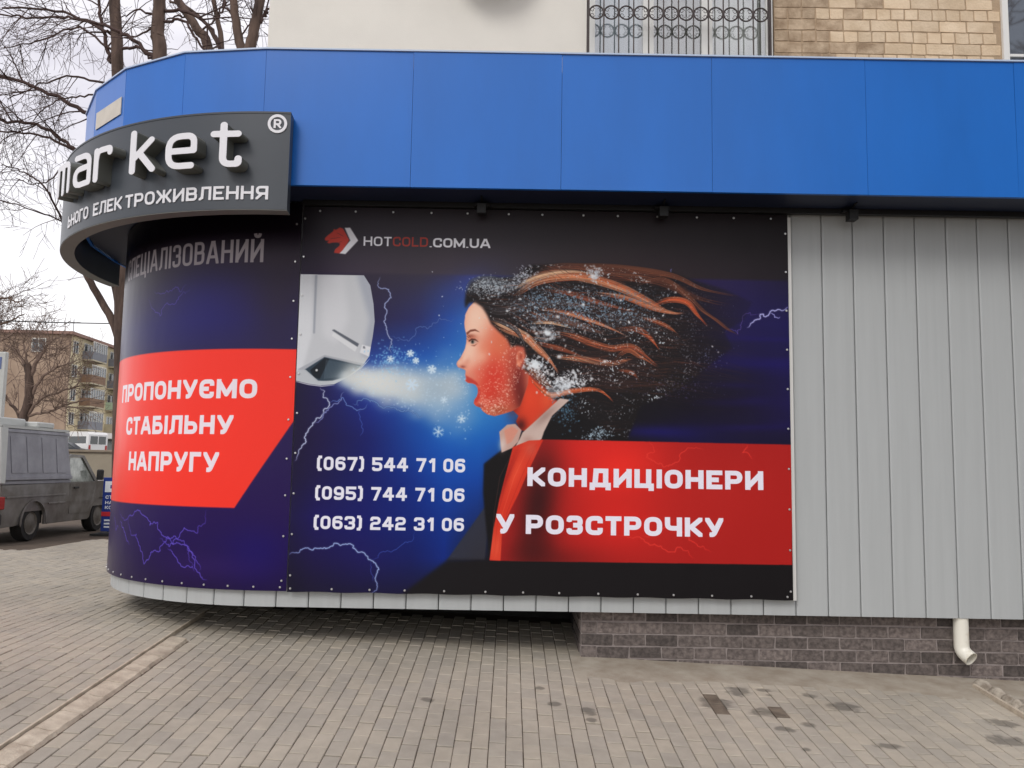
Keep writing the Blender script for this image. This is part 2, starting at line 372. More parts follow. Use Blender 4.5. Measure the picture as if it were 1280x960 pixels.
# ------------------------------------------------------------------ print of the flat banner (3.98 x 3.11 m)
# design points are pixels of the 1280-wide image; homography HM turns them into banner metres
def banner_main(HM, W=1990, H=1556, seed=4):
    k = W / 3.98
    def fn(p):
        v = HM @ np.array([p[0], p[1], 1.]); return ((v[0] / v[2]) * k, (v[1] / v[2]) * k)
    rng = np.random.default_rng(seed)
    c = Canvas(W, H, (26, 20, 40), fn)
    # ground colours: bilinear field of colour knots
    kx = [358, 400, 460, 520, 560, 600, 640, 700, 780, 860, 930, 1000]
    ky = [258, 300, 343, 347, 400, 450, 500, 550, 600, 650, 700, 745]
    K = {258: [(30,26,30),(48,42,50),(54,48,56),(54,48,54),(52,46,52),(50,43,48),(46,40,45),(42,36,40),(42,34,38),(38,30,34),(36,28,32),(32,25,28)],
     300: [(38,32,42),(52,46,56),(62,56,66),(64,58,66),(66,60,68),(64,58,64),(60,54,60),(56,50,55),(54,46,50),(46,39,44),(40,34,38),(34,28,32)],
     343: [(48,38,62),(60,48,70),(68,58,74),(70,62,74),(74,64,76),(70,60,76),(66,56,66),(60,50,56),(56,44,50),(50,40,46),(44,36,44),(36,30,36)],
     347: [(46,36,66),(52,42,70),(56,48,68),(62,56,76),(62,58,90),(64,70,140),(50,50,90),(40,32,50),(46,34,60),(46,34,84),(44,34,84),(34,28,62)],
     400: [(40,30,62),(44,34,66),(48,40,78),(46,50,110),(40,80,168),(60,120,200),(50,80,150),(30,24,40),(36,26,40),(38,30,60),(36,28,88),(30,22,90)],
     450: [(34,26,56),(40,32,80),(40,56,140),(24,84,180),(30,100,195),(50,130,205),(60,130,200),(20,16,24),(20,14,20),(28,22,40),(30,24,62),(28,20,80)],
     500: [(32,22,54),(34,26,84),(30,54,150),(34,90,180),(40,120,200),(60,150,210),(50,130,200),(20,16,24),(20,16,24),(22,16,30),(28,20,52),(30,18,88)],
     550: [(32,20,54),(32,20,76),(24,32,112),(14,70,160),(14,92,190),(20,104,196),(20,90,180),(18,14,20),(18,14,24),(24,16,70),(26,18,60),(24,16,52)],
     600: [(30,18,56),(30,20,80),(20,28,110),(8,48,140),(4,72,170),(8,72,168),(20,30,60),(18,14,20),(18,14,20),(18,14,20),(18,14,20),(18,14,20)],
     650: [(30,18,66),(28,18,100),(20,26,112),(8,40,128),(8,58,150),(20,50,120),(18,18,30),(18,14,20),(18,14,20),(18,14,20),(18,14,20),(18,14,20)],
     700: [(26,18,54),(30,18,80),(28,22,98),(18,30,104),(10,46,134),(24,24,44),(22,18,22),(22,18,22),(22,18,22),(22,18,22),(22,18,22),(22,18,22)],
     745: [(22,18,36),(28,20,54),(26,20,68),(24,20,62),(20,18,34),(22,19,24),(24,20,23),(24,20,23),(24,20,23),(24,20,23),(23,20,23),(22,19,22)]}
    x0, y0 = fn((358, 258)); X = np.array([fn((x, 500))[0] for x in kx]); Y = np.array([fn((640, y))[1] for y in ky])
    xi = np.arange(W); yi = np.arange(H)
    A = np.array([K[y] for y in ky], float)
    rowsx = np.stack([[np.interp(xi, X, A[r, :, j]) for j in range(3)] for r in range(len(ky))])   # r,3,W
    fy = np.interp(yi, Y, np.arange(len(ky))); r0 = np.clip(fy.astype(int), 0, len(ky) - 2); ft = (fy - r0)[:, None, None]
    c.a[:] = (np.transpose(rowsx[r0] * (1 - ft) + rowsx[r0 + 1] * ft, (0, 2, 1)) / 255)
    # blue glow
    c.blob((600, 470), 60, 95, (70, 150, 215), .55, .3); c.blob((560, 560), 60, 55, (10, 90, 190), .4)
    c.blob((575, 360), 40, 20, (60, 80, 170), .35, -.4)
    c.blob((505, 470), 80, 30, (50, 120, 200), .6, .15)
    # horizontal blue smears on the right
    for _ in range(16): c.blob((rng.uniform(850, 985), rng.uniform(350, 545)), rng.uniform(20, 50), rng.uniform(3, 9), (36, 20, 120), .22)
    c.blob((920, 455), 80, 9, (30, 18, 110), .4); c.blob((820, 540), 60, 9, (30, 22, 130), .6)
    # wedge left of the red panel
    c.poly([(632, 598), (612, 640), (606, 700), (558, 701)], (58, 58, 68), .9, 2)
    c.poly([(560, 700), (990, 706), (990, 760), (350, 752), (500, 745)], (24, 20, 23), .97, 7)
    c.blob((430, 742), 60, 14, (26, 20, 60), .5)
    # air conditioner
    ac = [(374, 343), (455, 344.5), (463, 357), (467, 380), (468.5, 402), (466, 421), (464, 432), (462, 445), (454, 457), (443, 467), (433, 473), (418, 480.5), (401, 482), (386, 480), (366, 475), (366, 343)]
    c.poly(ac, (205, 208, 212)); m, bb = c.mask(ac)
    def on(pts, col, al, bl=0): 
        mm, b2 = c.mask(pts, bl); full = np.zeros((H, W), np.float32); full[b2[1]:b2[3], b2[0]:b2[2]] = mm
        c.put(full[bb[1]:bb[3], bb[0]:bb[2]] * m * al, bb, col)
    on([(366, 340), (392, 340), (390, 420), (376, 470), (366, 475)], (222, 225, 229), .9, 6)
    on([(445, 340), (475, 340), (475, 450), (452, 446), (462, 400)], (172, 178, 190), .8, 9)
    on([(400, 343), (430, 343), (436, 400), (420, 430), (404, 420)], (222, 224, 228), .7, 12)
    on([(394, 344), (397, 344), (394, 417), (391.5, 417)], (160, 165, 176), .8, 1.2)
    on([(415, 413), (418, 412), (449, 430), (447, 434)], (92, 98, 108), .9, 1)
    on([(417, 416), (447, 434), (444, 440), (415, 420)], (232, 234, 236), .7, 1.5)
    on([(453, 431), (464, 434), (461, 446), (450, 441)], (232, 234, 238), .9, .8)
    on([(454, 433), (456, 433), (457, 436), (454, 436)], (120, 124, 132), .9, .5)
    on([(372, 462), (406, 444), (455, 455), (470, 440), (462, 462), (408, 450), (380, 465)], (172, 176, 184), .8, 1.5)
    on([(380, 463), (406, 446.5), (452, 457), (435, 471), (416, 476), (396, 477)], (58, 74, 88), 1, 1)
    on([(388, 463), (406, 447.5), (412, 449), (400, 474), (392, 472)], (26, 34, 44), .9, 1.5)
    on([(372, 463), (382, 462), (398, 476), (420, 478), (402, 483), (366, 476)], (196, 201, 206), .95, 1)
    for i in range(26):
        x = 408 + i * 1.7; on([(x, 450 + i * .3), (x + .7, 450 + i * .3), (x - 2, 474 - i * .25), (x - 2.7, 474 - i * .25)], (128, 146, 158), .55, .5)
    c.blob((396, 463.5), 3.2, 3.2, (15, 20, 26), 1, p=4); c.blob((396, 463), 1.8, 1.8, (215, 218, 220), 1, p=4)
    c.lines([[(432, 472.5), (452, 460), (463, 448)]], 1.6, 1, (225, 228, 232))
    c.lines([[(366, 476), (386, 481), (402, 483), (419, 481.5)]], 2, .9, (238, 240, 242))
    # cold breath: thousands of soft puffs
    for i in range(420):
        t = rng.uniform(0, 1) ** .8; x = 428 + t * 160; y = 472 + t * 26 + rng.normal(0, 5 + 17 * t)
        if x > 588: continue
        r = rng.uniform(3, 8) * (1 + t * 1.1); a = .17 * (1.15 - t * .95)
        warm = rng.uniform() < .5
        c.blob((x, y), r * 1.4, r, (214, 216, 212) if warm else (176, 205, 226), a)
    for i in range(70):
        t = rng.uniform(0, 1); x = 440 + t * 130; y = 473 + t * 26 + rng.normal(0, 6 + 9 * t); r = rng.uniform(8, 15)
        c.blob((x, y), r * 1.2, r * .9, (224, 225, 218) if rng.uniform() < .6 - t * .3 else (170, 198, 220), .34 * (1.1 - t * .75), 0, 2.4)
    c.blob((556, 484), 26, 15, (196, 206, 210), .65); c.blob((575, 510), 18, 16, (120, 168, 214), .5); c.blob((565, 530), 26, 26, (90, 150, 210), .35)
    c.blob((466, 476), 30, 15, (238, 238, 232), .8, .12); c.blob((498, 481), 36, 20, (228, 230, 226), .7, .12); c.blob((440, 474), 20, 9, (222, 224, 220), .6); c.blob((530, 486), 34, 18, (190, 204, 212), .4, .1); c.blob((545, 488), 20, 14, (150, 180, 205), .3)
    for i in range(500):
        t = rng.uniform(0, 1); x = 440 + t * 150; y = 470 + t * 24 + rng.normal(0, 10 + 16 * t)
        c.blob((x, y), rng.uniform(.5, 1.4), rng.uniform(.5, 1.3), (205, 225, 240), rng.uniform(.15, .6))
    for i in range(150): c.blob((rng.normal(490, 13), rng.normal(448, 9)), rng.uniform(.6, 1.6), rng.uniform(.6, 1.6), (150, 210, 245), .5)
    for (x, y, r, a) in ((513, 442, 5, .8), (520, 451, 4.5, .7), (540, 462, 6, .85), (515, 481, 8.5, .75), (548, 540, 8, .3), (577, 524, 6, .35), (555, 500, 5, .3), (488, 449, 5, .5)):
        for i in range(3):
            an = i * math.pi / 3 + r; dx, dy = math.cos(an) * r, math.sin(an) * r
            c.lines([[(x - dx, y - dy), (x + dx, y + dy)]], 3.8, a * .9, (212, 232, 246))
            for q in (-.6, .6):
                for sg in (-1, 1):
                    bx, by = x + dx * q, y + dy * q; a2 = an + (0 if q > 0 else math.pi) + sg * .9
                    c.lines([[(bx, by), (bx + math.cos(a2) * r * .42, by + math.sin(a2) * r * .42)]], 2.4, a * .7, (205, 228, 245))
        c.blob((x, y), r * .75, r * .75, (215, 232, 245), a * .75)
    # lightning
    B = [([(476, 346), (473, 352), (486, 362), (481, 380), (484, 388), (480, 402), (484, 415), (487, 435), (490, 443)], 1.5, .9, (176, 188, 235)),
         ([(488, 420), (500, 424), (520, 411), (545, 404), (570, 398)], 1.2, .55, (110, 140, 220)),
         ([(400, 484), (404, 497), (412, 503), (405, 512), (394, 527), (386, 536), (383, 552), (377, 560), (368, 577)], 1.7, 1, (196, 205, 240)),
         ([(431, 490), (418, 505), (408, 516), (404, 522), (393, 530)], 1.4, .8, (150, 160, 225)),
         ([(412, 503), (428, 497), (442, 510), (452, 512), (460, 505)], 1.3, .8, (120, 150, 230)),
         ([(440, 505), (455, 498), (475, 508), (510, 513), (530, 520)], 1.3, .7, (130, 170, 235)),
         ([(452, 512), (450, 523), (454, 537), (450, 546)], 1.1, .6, (90, 120, 225)),
         ([(358, 694), (375, 690), (385, 685), (400, 686), (418, 679), (440, 681), (452, 690), (463, 700), (474, 712), (470, 727), (461, 742)], 1.7, 1, (160, 180, 236)),
         ([(463, 700), (478, 690), (500, 683), (516, 675), (519, 665)], 1.1, .5, (80, 110, 215)),
         ([(463, 702), (464, 716), (466, 727)], 1, .5, (90, 110, 215)),
         ([(985, 383), (972, 387), (962, 391), (950, 393), (940, 403), (933, 410)], 1.8, 1, (190, 190, 250)),
         ([(962, 391), (968, 397), (975, 396)], 1.3, .9, (180, 180, 250)),
         ([(950, 393), (933, 392), (927, 403), (922, 418), (905, 416)], 1.1, .5, (120, 100, 190)),
         ([(838, 345), (840, 336)], 1.4, .7, (130, 130, 190))]
    for pts, w, a, col in B:
        q = bolt(rng, pts); c.lines([q], w * 3.2, a * .28, tuple(int(v * .6) for v in col)); c.lines([q], w * 1.0, a * 1.3, col)
    # coat and shirt
    c.poly([(641, 552), (605, 580), (604, 616), (606, 640), (612, 702), (700, 704), (790, 560), (784, 548), (768, 520), (720, 490), (690, 500)], (20, 17, 20), 1, 3)
    # neck
    c.poly([(650, 440), (640, 512), (648, 520), (645, 527), (650, 538), (664, 540), (700, 500), (690, 486), (668, 462), (655, 430)], (222, 72, 44), 1, 1.2)
    c.blob((662, 496), 16, 20, (240, 84, 50), .7); c.blob((644, 500), 8, 22, (120, 36, 30), .85, .2); c.blob((683, 500), 9, 12, (236, 110, 70), .5)
    c.blob((651, 532), 8, 10, (70, 22, 24), .8)
    # head skin
    face = [(618, 366), (600, 370), (592.5, 378), (586, 385), (582, 393), (580.6, 404), (581.3, 411), (582.6, 416), (583.6, 421), (583, 429), (581.5, 436), (578.6, 442), (575.4, 448), (571.6, 452.6), (570.8, 455.6), (572.4, 459.2), (576.6, 460.6), (580, 461.6), (582.2, 463.6), (581.6, 468.6),
            (582.6, 473), (581.6, 476.2), (585, 478.8), (590, 479.4), (594.6, 481.2), (597.4, 486), (597.6, 491), (596, 496), (593, 500), (592.4, 504.5), (595, 507.8), (600.6, 509.6), (603.6, 514), (609, 518), (618, 520.4), (629, 517.6), (640, 514), (650, 508), (660, 480), (664, 440), (650, 400), (634, 372)]
    c.poly(face, (236, 132, 104), 1, .8)
    m, bb = c.mask(face, .8)
    def sk(ctr, rx, ry, col, al, ang=0, p=2.):
        x, y = fn(ctr); X_, Y_ = np.meshgrid(np.arange(bb[0], bb[2]) + .5 - x, np.arange(bb[1], bb[3]) + .5 - y); s_ = k / 155 * 1.0
        rx *= s_; ry *= s_; ca, sa = math.cos(ang), math.sin(ang)
        d = ((X_ * ca + Y_ * sa) / rx) ** 2 + ((-X_ * sa + Y_ * ca) / ry) ** 2
        c.put((np.exp(-d ** (p / 2) * 1.2) * al).astype(np.float32) * m, bb, col)
    def skp(pts, col, al, bl):
        mm, b2 = c.mask(pts, bl); full = np.zeros((H, W), np.float32); full[b2[1]:b2[3], b2[0]:b2[2]] = mm
        c.put(full[bb[1]:bb[3], bb[0]:bb[2]] * m * al, bb, col)
    sk((596, 397), 18, 30, (248, 204, 178), .97); sk((588, 440), 14, 22, (247, 200, 176), .9, -.2); sk((605, 395), 10, 18, (240, 168, 138), .6)
    sk((615, 442), 20, 14, (238, 122, 88), .6); sk((618, 470), 22, 26, (222, 66, 50), .9); sk((612, 490), 16, 20, (226, 66, 48), .8)
    sk((648, 478), 12, 40, (112, 32, 30), .85); sk((630, 425), 14, 20, (226, 124, 88), .7); sk((652, 500), 8, 20, (90, 26, 24), .7)
    sk((602, 445), 10, 10, (246, 178, 152), .75); sk((597, 466), 10, 8, (232, 100, 78), .7); sk((590, 470), 6, 5, (224, 120, 98), .6)
    sk((574.5, 453), 4.5, 5, (244, 196, 172), .85); sk((579, 458.5), 3.6, 2, (130, 40, 34), .95); sk((584, 453), 4, 6, (214, 112, 88), .6, .5)
    sk((581, 447), 3, 6, (248, 208, 188), .7, .35)
    sk((587, 425), 17, 48, (255, 220, 198), .7); sk((600, 392), 18, 22, (255, 220, 198), .7); sk((606, 436), 8, 8, (240, 150, 118), .4); sk((640, 450), 10, 30, (190, 70, 54), .45); sk((628, 500), 20, 16, (190, 60, 44), .45)
    sk((584.5, 440), 2.5, 9, (226, 130, 100), .0)
    # brow, eye
    skp([(582.5, 416.5), (588, 412.4), (594, 411.6), (600, 415.5), (594, 413.8), (588, 415), (584, 419)], (112, 52, 38), .85, 1.6)
    sk((590, 424), 9, 6, (206, 112, 84), .7); sk((588, 420), 6, 2.5, (150, 70, 52), .6)
    skp([(587, 427), (590, 424.6), (594, 425.4), (596.4, 428.4), (592.5, 429.8), (589, 430)], (206, 180, 168), .8, 1.3)
    sk((590.8, 427.4), 2.1, 2.6, (58, 66, 60), .9, 0, 3); sk((590.4, 427.2), 1, 1.3, (20, 20, 22), .9)
    skp([(585.4, 426.2), (589.6, 423.2), (594.6, 424), (598.6, 428), (594.4, 425.8), (589.8, 425.2), (586.6, 427.4)], (84, 42, 34), .9, 1.2)
    skp([(588, 432), (593, 431.6), (597.6, 429), (593, 433.2)], (140, 62, 48), .7, 1)
    c.lines([[(587 - .0, 423), (583.4, 420.6)], [(588.5, 422.2), (585.4, 418.8)], [(586, 424.6), (582.4, 423.6)]], 1, .8, (40, 22, 22))
    # lips, open mouth
    skp([(581.4, 469), (583, 474), (581.2, 476.6), (586, 479.4), (592, 479.8), (599, 483), (596, 478), (590, 473.6), (585, 471)], (196, 52, 46), .75, 2)
    skp([(597.6, 484), (600.6, 488), (600, 497), (596.4, 503), (592.6, 505), (592.6, 500.4), (596, 496.2), (597.6, 490)], (212, 56, 50), .75, 2.2)
    sk((595, 505.5), 4, 2.5, (232, 88, 70), .8); sk((600, 508), 5, 3, (150, 40, 36), .6)
    sk((622, 514), 18, 7, (172, 84, 56), .75, -.15); sk((608, 514), 6, 5, (220, 100, 70), .6)
    # ear
    c.poly([(645, 446), (647, 440), (651, 438), (655, 441), (655, 448), (652, 455), (650, 459), (647, 456), (645.5, 451)], (226, 132, 104), .9, 1.6, True)
    c.blob((651, 446), 2.5, 5, (176, 76, 58), .8); c.blob((648, 455), 3, 4, (244, 160, 128), .8)
    # frost on jaw and cheek
    P_ = []
    for i in range(620):
        u = rng.uniform(0, 1); x = 600 + u * 44 + rng.normal(0, 5); y = 511 - 3 * (u - .35) ** 2 * 40 + rng.normal(0, 6) - (rng.uniform() < .35) * rng.uniform(0, 50)
        P_.append((x, y))
    for (x, y) in P_:
        v = fn((x, y)); ix, iy = int(v[0]) - bb[0], int(v[1]) - bb[1]
        if 0 <= ix < m.shape[1] and 0 <= iy < m.shape[0] and m[iy, ix] > .6 and x > 598:
            c.blob((x, y), rng.uniform(.4, 1.1), rng.uniform(.4, 1.2), (250, 214, 196), rng.uniform(.15, .6), rng.uniform(0, 3))
    # ---- hair: dark mass, strands, snow
    hair = [(581, 377), (582.5, 366), (589, 353), (602, 347.5), (622, 347), (641, 348), (652, 340), (663, 331.5), (700, 330.5), (749, 333), (800, 338), (840, 341), (872, 352), (905, 362), (940, 378), (930, 400), (905, 415), (915, 435), (880, 462),
            (862, 478), (835, 494), (800, 508), (792, 530), (784, 549), (760, 540), (730, 520), (706, 506), (690, 498), (676, 478), (664, 466), (655, 462), (658, 446), (655, 434), (646, 432), (639, 434), (634, 424), (622, 413), (614, 405), (609, 394), (603, 384), (594, 378), (586, 379), (582, 386)]
    tail = lambda n_, z: np.clip((n_ - z) / 60, 0, 1)
    hm, hb = c.mask(hair, 5); hxf = np.linspace(hb[0], hb[2], hm.shape[1]); xe = fn((830, 450))[0], fn((935, 400))[0]
    hm = hm * np.interp(hxf, [xe[0], xe[1]], [1, .25])[None]; hm = np.minimum(hm, 1).astype(np.float32); c.put(hm * .97, hb, (27, 22, 24))
    def flow(x0, y0, spread, L, sag, wob, rng=rng):
        n = 26; t = np.linspace(0, 1, n); ph = rng.uniform(0, 6.28); f = rng.uniform(1.0, 2.2)
        x = x0 + L * t; y = y0 + spread * t * L + sag * np.sin(t * math.pi) + wob * np.sin(t * 6.28 * f + ph) * t
        return np.stack([x, y], 1)
    def band(pts, wid, n, cols, al=.5, lw=1.0, jit=.25):
        """a lock: strands that run along a guide, fanned across its width"""
        g = ospline(pts, 12); d = np.gradient(g, axis=0); nn = np.stack([-d[:, 1], d[:, 0]], 1); nn /= np.linalg.norm(nn, axis=1)[:, None] + 1e-6
        tt = np.linspace(0, 1, len(g)); prof = (np.sin(np.clip(tt * 1.05 + .12, 0, 1) * math.pi) ** .6)[:, None]
        P2, cc, aa, ww = [], [], [], []
        for _ in range(n):
            o = rng.uniform(-1, 1); ph = rng.uniform(0, 6.28)
            off = (o * wid * prof[:, 0] + jit * wid * np.sin(tt * rng.uniform(3, 9) + ph) * tt)
            i0 = int(rng.uniform(0, .35) * len(g)); i1 = int(rng.uniform(.6, 1) * len(g))
            q = (g + nn * off[:, None])[i0:i1]
            P2.append(q); b = cols[rng.integers(len(cols))]; v = rng.uniform(.65, 1.15) * (1.1 - .35 * abs(o)); cc.append(tuple(min(255, x * v) for x in b)); aa.append(al * rng.uniform(.4, 1.1)); ww.append(lw * rng.uniform(.7, 1.4))
        c.lines(P2, ww, aa, cc)
    # background wisps
    dark = [(70, 44, 38), (96, 58, 44), (52, 36, 36), (60, 50, 54)]
    P2, cc, aa = [], [], []
    for _ in range(520):
        y0 = rng.uniform(345, 490); x0 = rng.uniform(max(612, 560 + (y0 - 345) * 1.0), 740); L = rng.uniform(90, 230); P2.append(flow(x0, y0, rng.uniform(-.02, .16), L, rng.uniform(-16, 6), rng.uniform(1, 7)))
        b = dark[rng.integers(4)]; cc.append(b); aa.append(rng.uniform(.12, .4))
    c.lines(P2, .9, aa, cc)
    br = [(150, 92, 66), (120, 66, 48), (176, 112, 84), (96, 56, 44)]
    og = [(240, 124, 74), (250, 168, 120), (222, 98, 58), (196, 78, 48)]
    pale = [(250, 200, 162), (240, 172, 130), (255, 222, 190)]
    grey = [(136, 144, 152), (96, 104, 116), (170, 176, 182), (72, 76, 86)]
    band([(584, 372), (592, 356), (612, 352), (640, 356), (670, 362)], 7, 120, grey, .45)
    band([(600, 372), (630, 358), (665, 350), (700, 352)], 9, 110, grey + [(60, 50, 50)], .4)
    band([(600, 380), (624, 386), (655, 380), (690, 378), (740, 384)], 9, 110, grey + dark, .4)
    band([(668, 334), (720, 333), (780, 336), (840, 345), (880, 362), (930, 372)], 4, 120, br, .4)
    band([(660, 345), (700, 336), (760, 342), (820, 350), (870, 372), (920, 384)], 8, 150, br + [(90, 44, 40)], .35)
    band([(650, 352), (690, 342), (735, 348), (775, 360), (808, 376), (835, 390), (860, 393)], 5.5, 150, og + pale, .55)
    band([(640, 372), (672, 352), (712, 346), (744, 350), (772, 362)], 5, 120, pale + og, .5)
    band([(790, 358), (828, 350), (858, 370), (880, 390), (915, 412)], 4, 80, br, .35)
    band([(740, 366), (780, 372), (812, 384), (838, 391), (858, 392)], 3.2, 90, pale + og, .65)
    band([(812, 384), (836, 375), (858, 378), (872, 394), (886, 410)], 3.6, 110, og, .62)
    band([(870, 384), (892, 398), (910, 412), (925, 420)], 2, 40, br, .3)
    band([(700, 388), (728, 396), (744, 412)], 3, 60, br + og, .5)
    band([(640, 398), (672, 396), (706, 400), (738, 412), (764, 420)], 6, 110, br + grey, .4)
    band([(770, 412), (796, 412), (812, 422), (826, 440)], 3.4, 100, og, .6)
    band([(690, 414), (716, 420), (742, 430), (764, 436), (790, 434), (808, 446), (826, 462)], 4.5, 130, og + br, .55)
    band([(618, 404), (634, 412), (655, 420), (672, 436), (688, 452), (700, 470)], 5, 140, og + pale, .55)
    band([(614, 400), (630, 408), (650, 414), (668, 424)], 2.6, 80, pale, .6)
    band([(694, 446), (720, 448), (748, 452), (766, 454), (784, 450), (792, 448)], 4, 140, pale + og, .62)
    band([(766, 452), (784, 438), (800, 446), (824, 460)], 3, 80, og + br, .5)
    band([(772, 462), (790, 466), (800, 478)], 3, 60, og + br, .5)
    band([(660, 470), (676, 486), (690, 494), (716, 489), (744, 487), (758, 494), (768, 504)], 3, 120, og, .62)
    band([(652, 452), (664, 462), (680, 478), (696, 488)], 7, 90, br + og + grey, .5)
    band([(720, 470), (760, 478), (800, 480), (850, 486)], 12, 120, dark, .35)
    band([(700, 380), (760, 392), (820, 412), (880, 440)], 16, 160, dark + grey[1:2], .3)
    band([(690, 430), (740, 448), (800, 462), (850, 480)], 16, 140, dark, .3)
    band([(612, 398), (626, 402), (642, 410), (652, 422), (658, 436)], 3, 80, grey + dark, .5)
    band([(640, 364), (662, 350), (690, 342), (720, 340), (750, 344)], 3, 90, pale, .5)
    band([(676, 362), (706, 366), (740, 376), (770, 384), (800, 392)], 3, 70, og + br, .45)
    band([(664, 386), (700, 390), (730, 398), (762, 410), (790, 424)], 2.6, 80, pale + og, .5)
    band([(668, 428), (700, 436), (730, 446)], 3, 70, og + br, .5)
    band([(660, 404), (690, 404), (720, 412)], 2, 50, pale, .4)
    band([(800, 396), (830, 406), (850, 420)], 2.4, 60, og + br, .45)
    # fine grain inside the hair: wind-drawn streaks and frozen specks
    hh, ww_ = hm.shape
    def aniso(rx, ry):
        n_ = rng.normal(0, 1, (hh, ww_)).astype(np.float32); p = np.cumsum(np.pad(n_, ((0, 0), (rx + 1, rx)), mode='wrap'), 1); n_ = (p[:, 2 * rx + 1:] - p[:, :-2 * rx - 1]) / (2 * rx + 1)
        if ry: n_ = gblur(n_, ry)
        return n_ / n_.std()
    yy_, xx_ = np.mgrid[0:hh, 0:ww_]; warp = (yy_ + 26 * np.sin(xx_ / 150. + yy_ / 190.) - xx_ * .10 + 9 * np.sin(xx_ / 47. + yy_ / 60.)).astype(int) % hh
    st1, st2 = aniso(26, 0)[warp, xx_], aniso(46, 1)[warp, xx_]; lf = gblur(rng.normal(0, 1, (hh, ww_)).astype(np.float32), 34); lf /= lf.std()
    inner = np.clip(hm * 1.4 - .4, 0, 1)
    # keep the streaks off the face side of the hairline and fade them to the tip
    fx = np.interp(hxf, [fn((600, 400))[0], fn((650, 400))[0], fn((820, 400))[0], fn((910, 400))[0]], [.5, 1, 1, .25])[None]
    c.put((inner * fx * np.clip(st1 * .55 + st2 * .6 + lf * .25 - .7, 0, 1.2) * .5 * np.interp(np.arange(hh) + hb[1], [fn((800, 455))[1], fn((800, 500))[1]], [1, .35])[:, None]).clip(0, .8).astype(np.float32), hb, (160, 92, 64))
    c.put((inner * fx * np.clip(-st1 * .6 + st2 * .3 - .6, 0, 1) * .5).clip(0, .7).astype(np.float32), hb, (14, 12, 16))
    lf2 = gblur(rng.normal(0, 1, (hh, ww_)).astype(np.float32), 22); lf2 /= lf2.std(); gr = gblur(rng.normal(0, 1, (hh, ww_)).astype(np.float32), 1.0); gr /= gr.std(); gr2 = gblur(rng.normal(0, 1, (hh, ww_)).astype(np.float32), 2.1); gr2 /= gr2.std()
    c.put((inner * fx * np.clip(lf2 * .5 + .35, 0, 1) * np.clip(gr * .6 + gr2 * .9 - .95, 0, 1) * .85).clip(0, .8).astype(np.float32), hb, (206, 218, 226))
    yb = np.interp(np.arange(hh) + hb[1], [fn((700, 352))[1], fn((700, 372))[1], fn((700, 398))[1], fn((700, 420))[1]], [0, 1, .8, 0])[:, None] * np.interp(hxf, [fn((630, 380))[0], fn((670, 380))[0], fn((780, 390))[0], fn((840, 390))[0]], [0, 1, .9, 0])[None]
    c.put((inner * yb * np.clip(gr * .5 + gr2 * .5 + .15, 0, 1) * .9).astype(np.float32), hb, (112, 136, 156))
    # snow clumps and flakes
    def snow(n, cx, cy, sx, sy, rmin, rmax, al, col=(226, 234, 240), ang=0):
        for _ in range(n):
            u, v = rng.normal(0, sx), rng.normal(0, sy); x = cx + u * math.cos(ang) - v * math.sin(ang); y = cy + u * math.sin(ang) + v * math.cos(ang)
            if y < 331: continue
            r = rng.uniform(rmin, rmax) ** 1; c.blob((x, y), r * rng.uniform(.6, 1.4), r * rng.uniform(.5, 1), col, al * rng.uniform(.35, 1), rng.uniform(0, 3), 3)
    snow(520, 612, 360, 15, 6, .4, 1.5, .65, (196, 206, 214)); snow(160, 655, 344, 11, 5, .5, 1.6, .7, (205, 212, 224), -.7)
    snow(420, 700, 376, 34, 8, .4, 1.5, .5, (150, 176, 196), .12); snow(260, 755, 392, 32, 7, .4, 1.4, .6, (170, 190, 205), .22)
    snow(160, 660, 395, 24, 14, .4, 1.4, .7); snow(180, 720, 405, 40, 12, .3, 1.2, .6); snow(90, 684, 417, 9, 5, .8, 3, .6)
    snow(120, 742, 342, 6, 5, .6, 2.2, .7, (205, 215, 225)); snow(120, 668, 455, 6, 4, .7, 2.8, .85); snow(130, 702, 480, 13, 7, .5, 2.2, .85, (236, 240, 244), -.2); snow(150, 676, 464, 10, 6, .5, 1.9, .8, (240, 240, 242), .7)
    snow(160, 712, 478, 13, 5, .6, 2.4, .85, (235, 240, 244), -.2); snow(160, 740, 470, 26, 10, .3, 1.2, .6); snow(220, 800, 400, 36, 12, .3, 1.1, .55, (190, 205, 215), .2)
    snow(160, 780, 430, 40, 16, .3, 1.1, .45); snow(90, 850, 420, 30, 26, .3, 1.2, .5, (160, 170, 190)); snow(60, 890, 448, 14, 10, .4, 1.2, .55, (140, 150, 190))
    snow(220, 707, 512, 9, 11, .5, 1.8, .6, (110, 160, 190)); snow(140, 748, 543, 11, 4, .5, 1.8, .75, (190, 215, 230), -.2); snow(200, 840, 486, 30, 8, .4, 1.3, .35, (120, 116, 170))
    snow(90, 640, 430, 6, 14, .4, 1.2, .5, (245, 225, 210)); snow(46, 740, 400, 70, 36, .9, 1.7, .9, (245, 248, 250)); snow(130, 700, 400, 60, 36, .5, 1.1, .8)
    for (x, y, r) in ((697, 396, 2.6), (684, 416, 5), (741, 345, 4), (729, 381, 2.4), (712, 365, 2), (699, 446, 3.4), (756, 452, 2.6), (668, 456, 4), (690, 468, 3), (707, 483, 4), (650, 374, 2), (634, 389, 2)):
        c.blob((x, y), r, r * .85, (236, 242, 246), .85, 0, 2.6)
    # wing of frost at the nape
    for pts in ([(683, 488), (700, 474), (706, 480), (716, 476), (708, 488), (716, 492), (700, 494), (690, 500)],): c.poly(pts, (214, 222, 228), .45, 4)
    # collar and lapel
    c.poly([(624, 540), (634, 531), (644, 530), (652, 538), (648, 552), (641, 560), (627, 566)], (206, 172, 160), 1, 1)
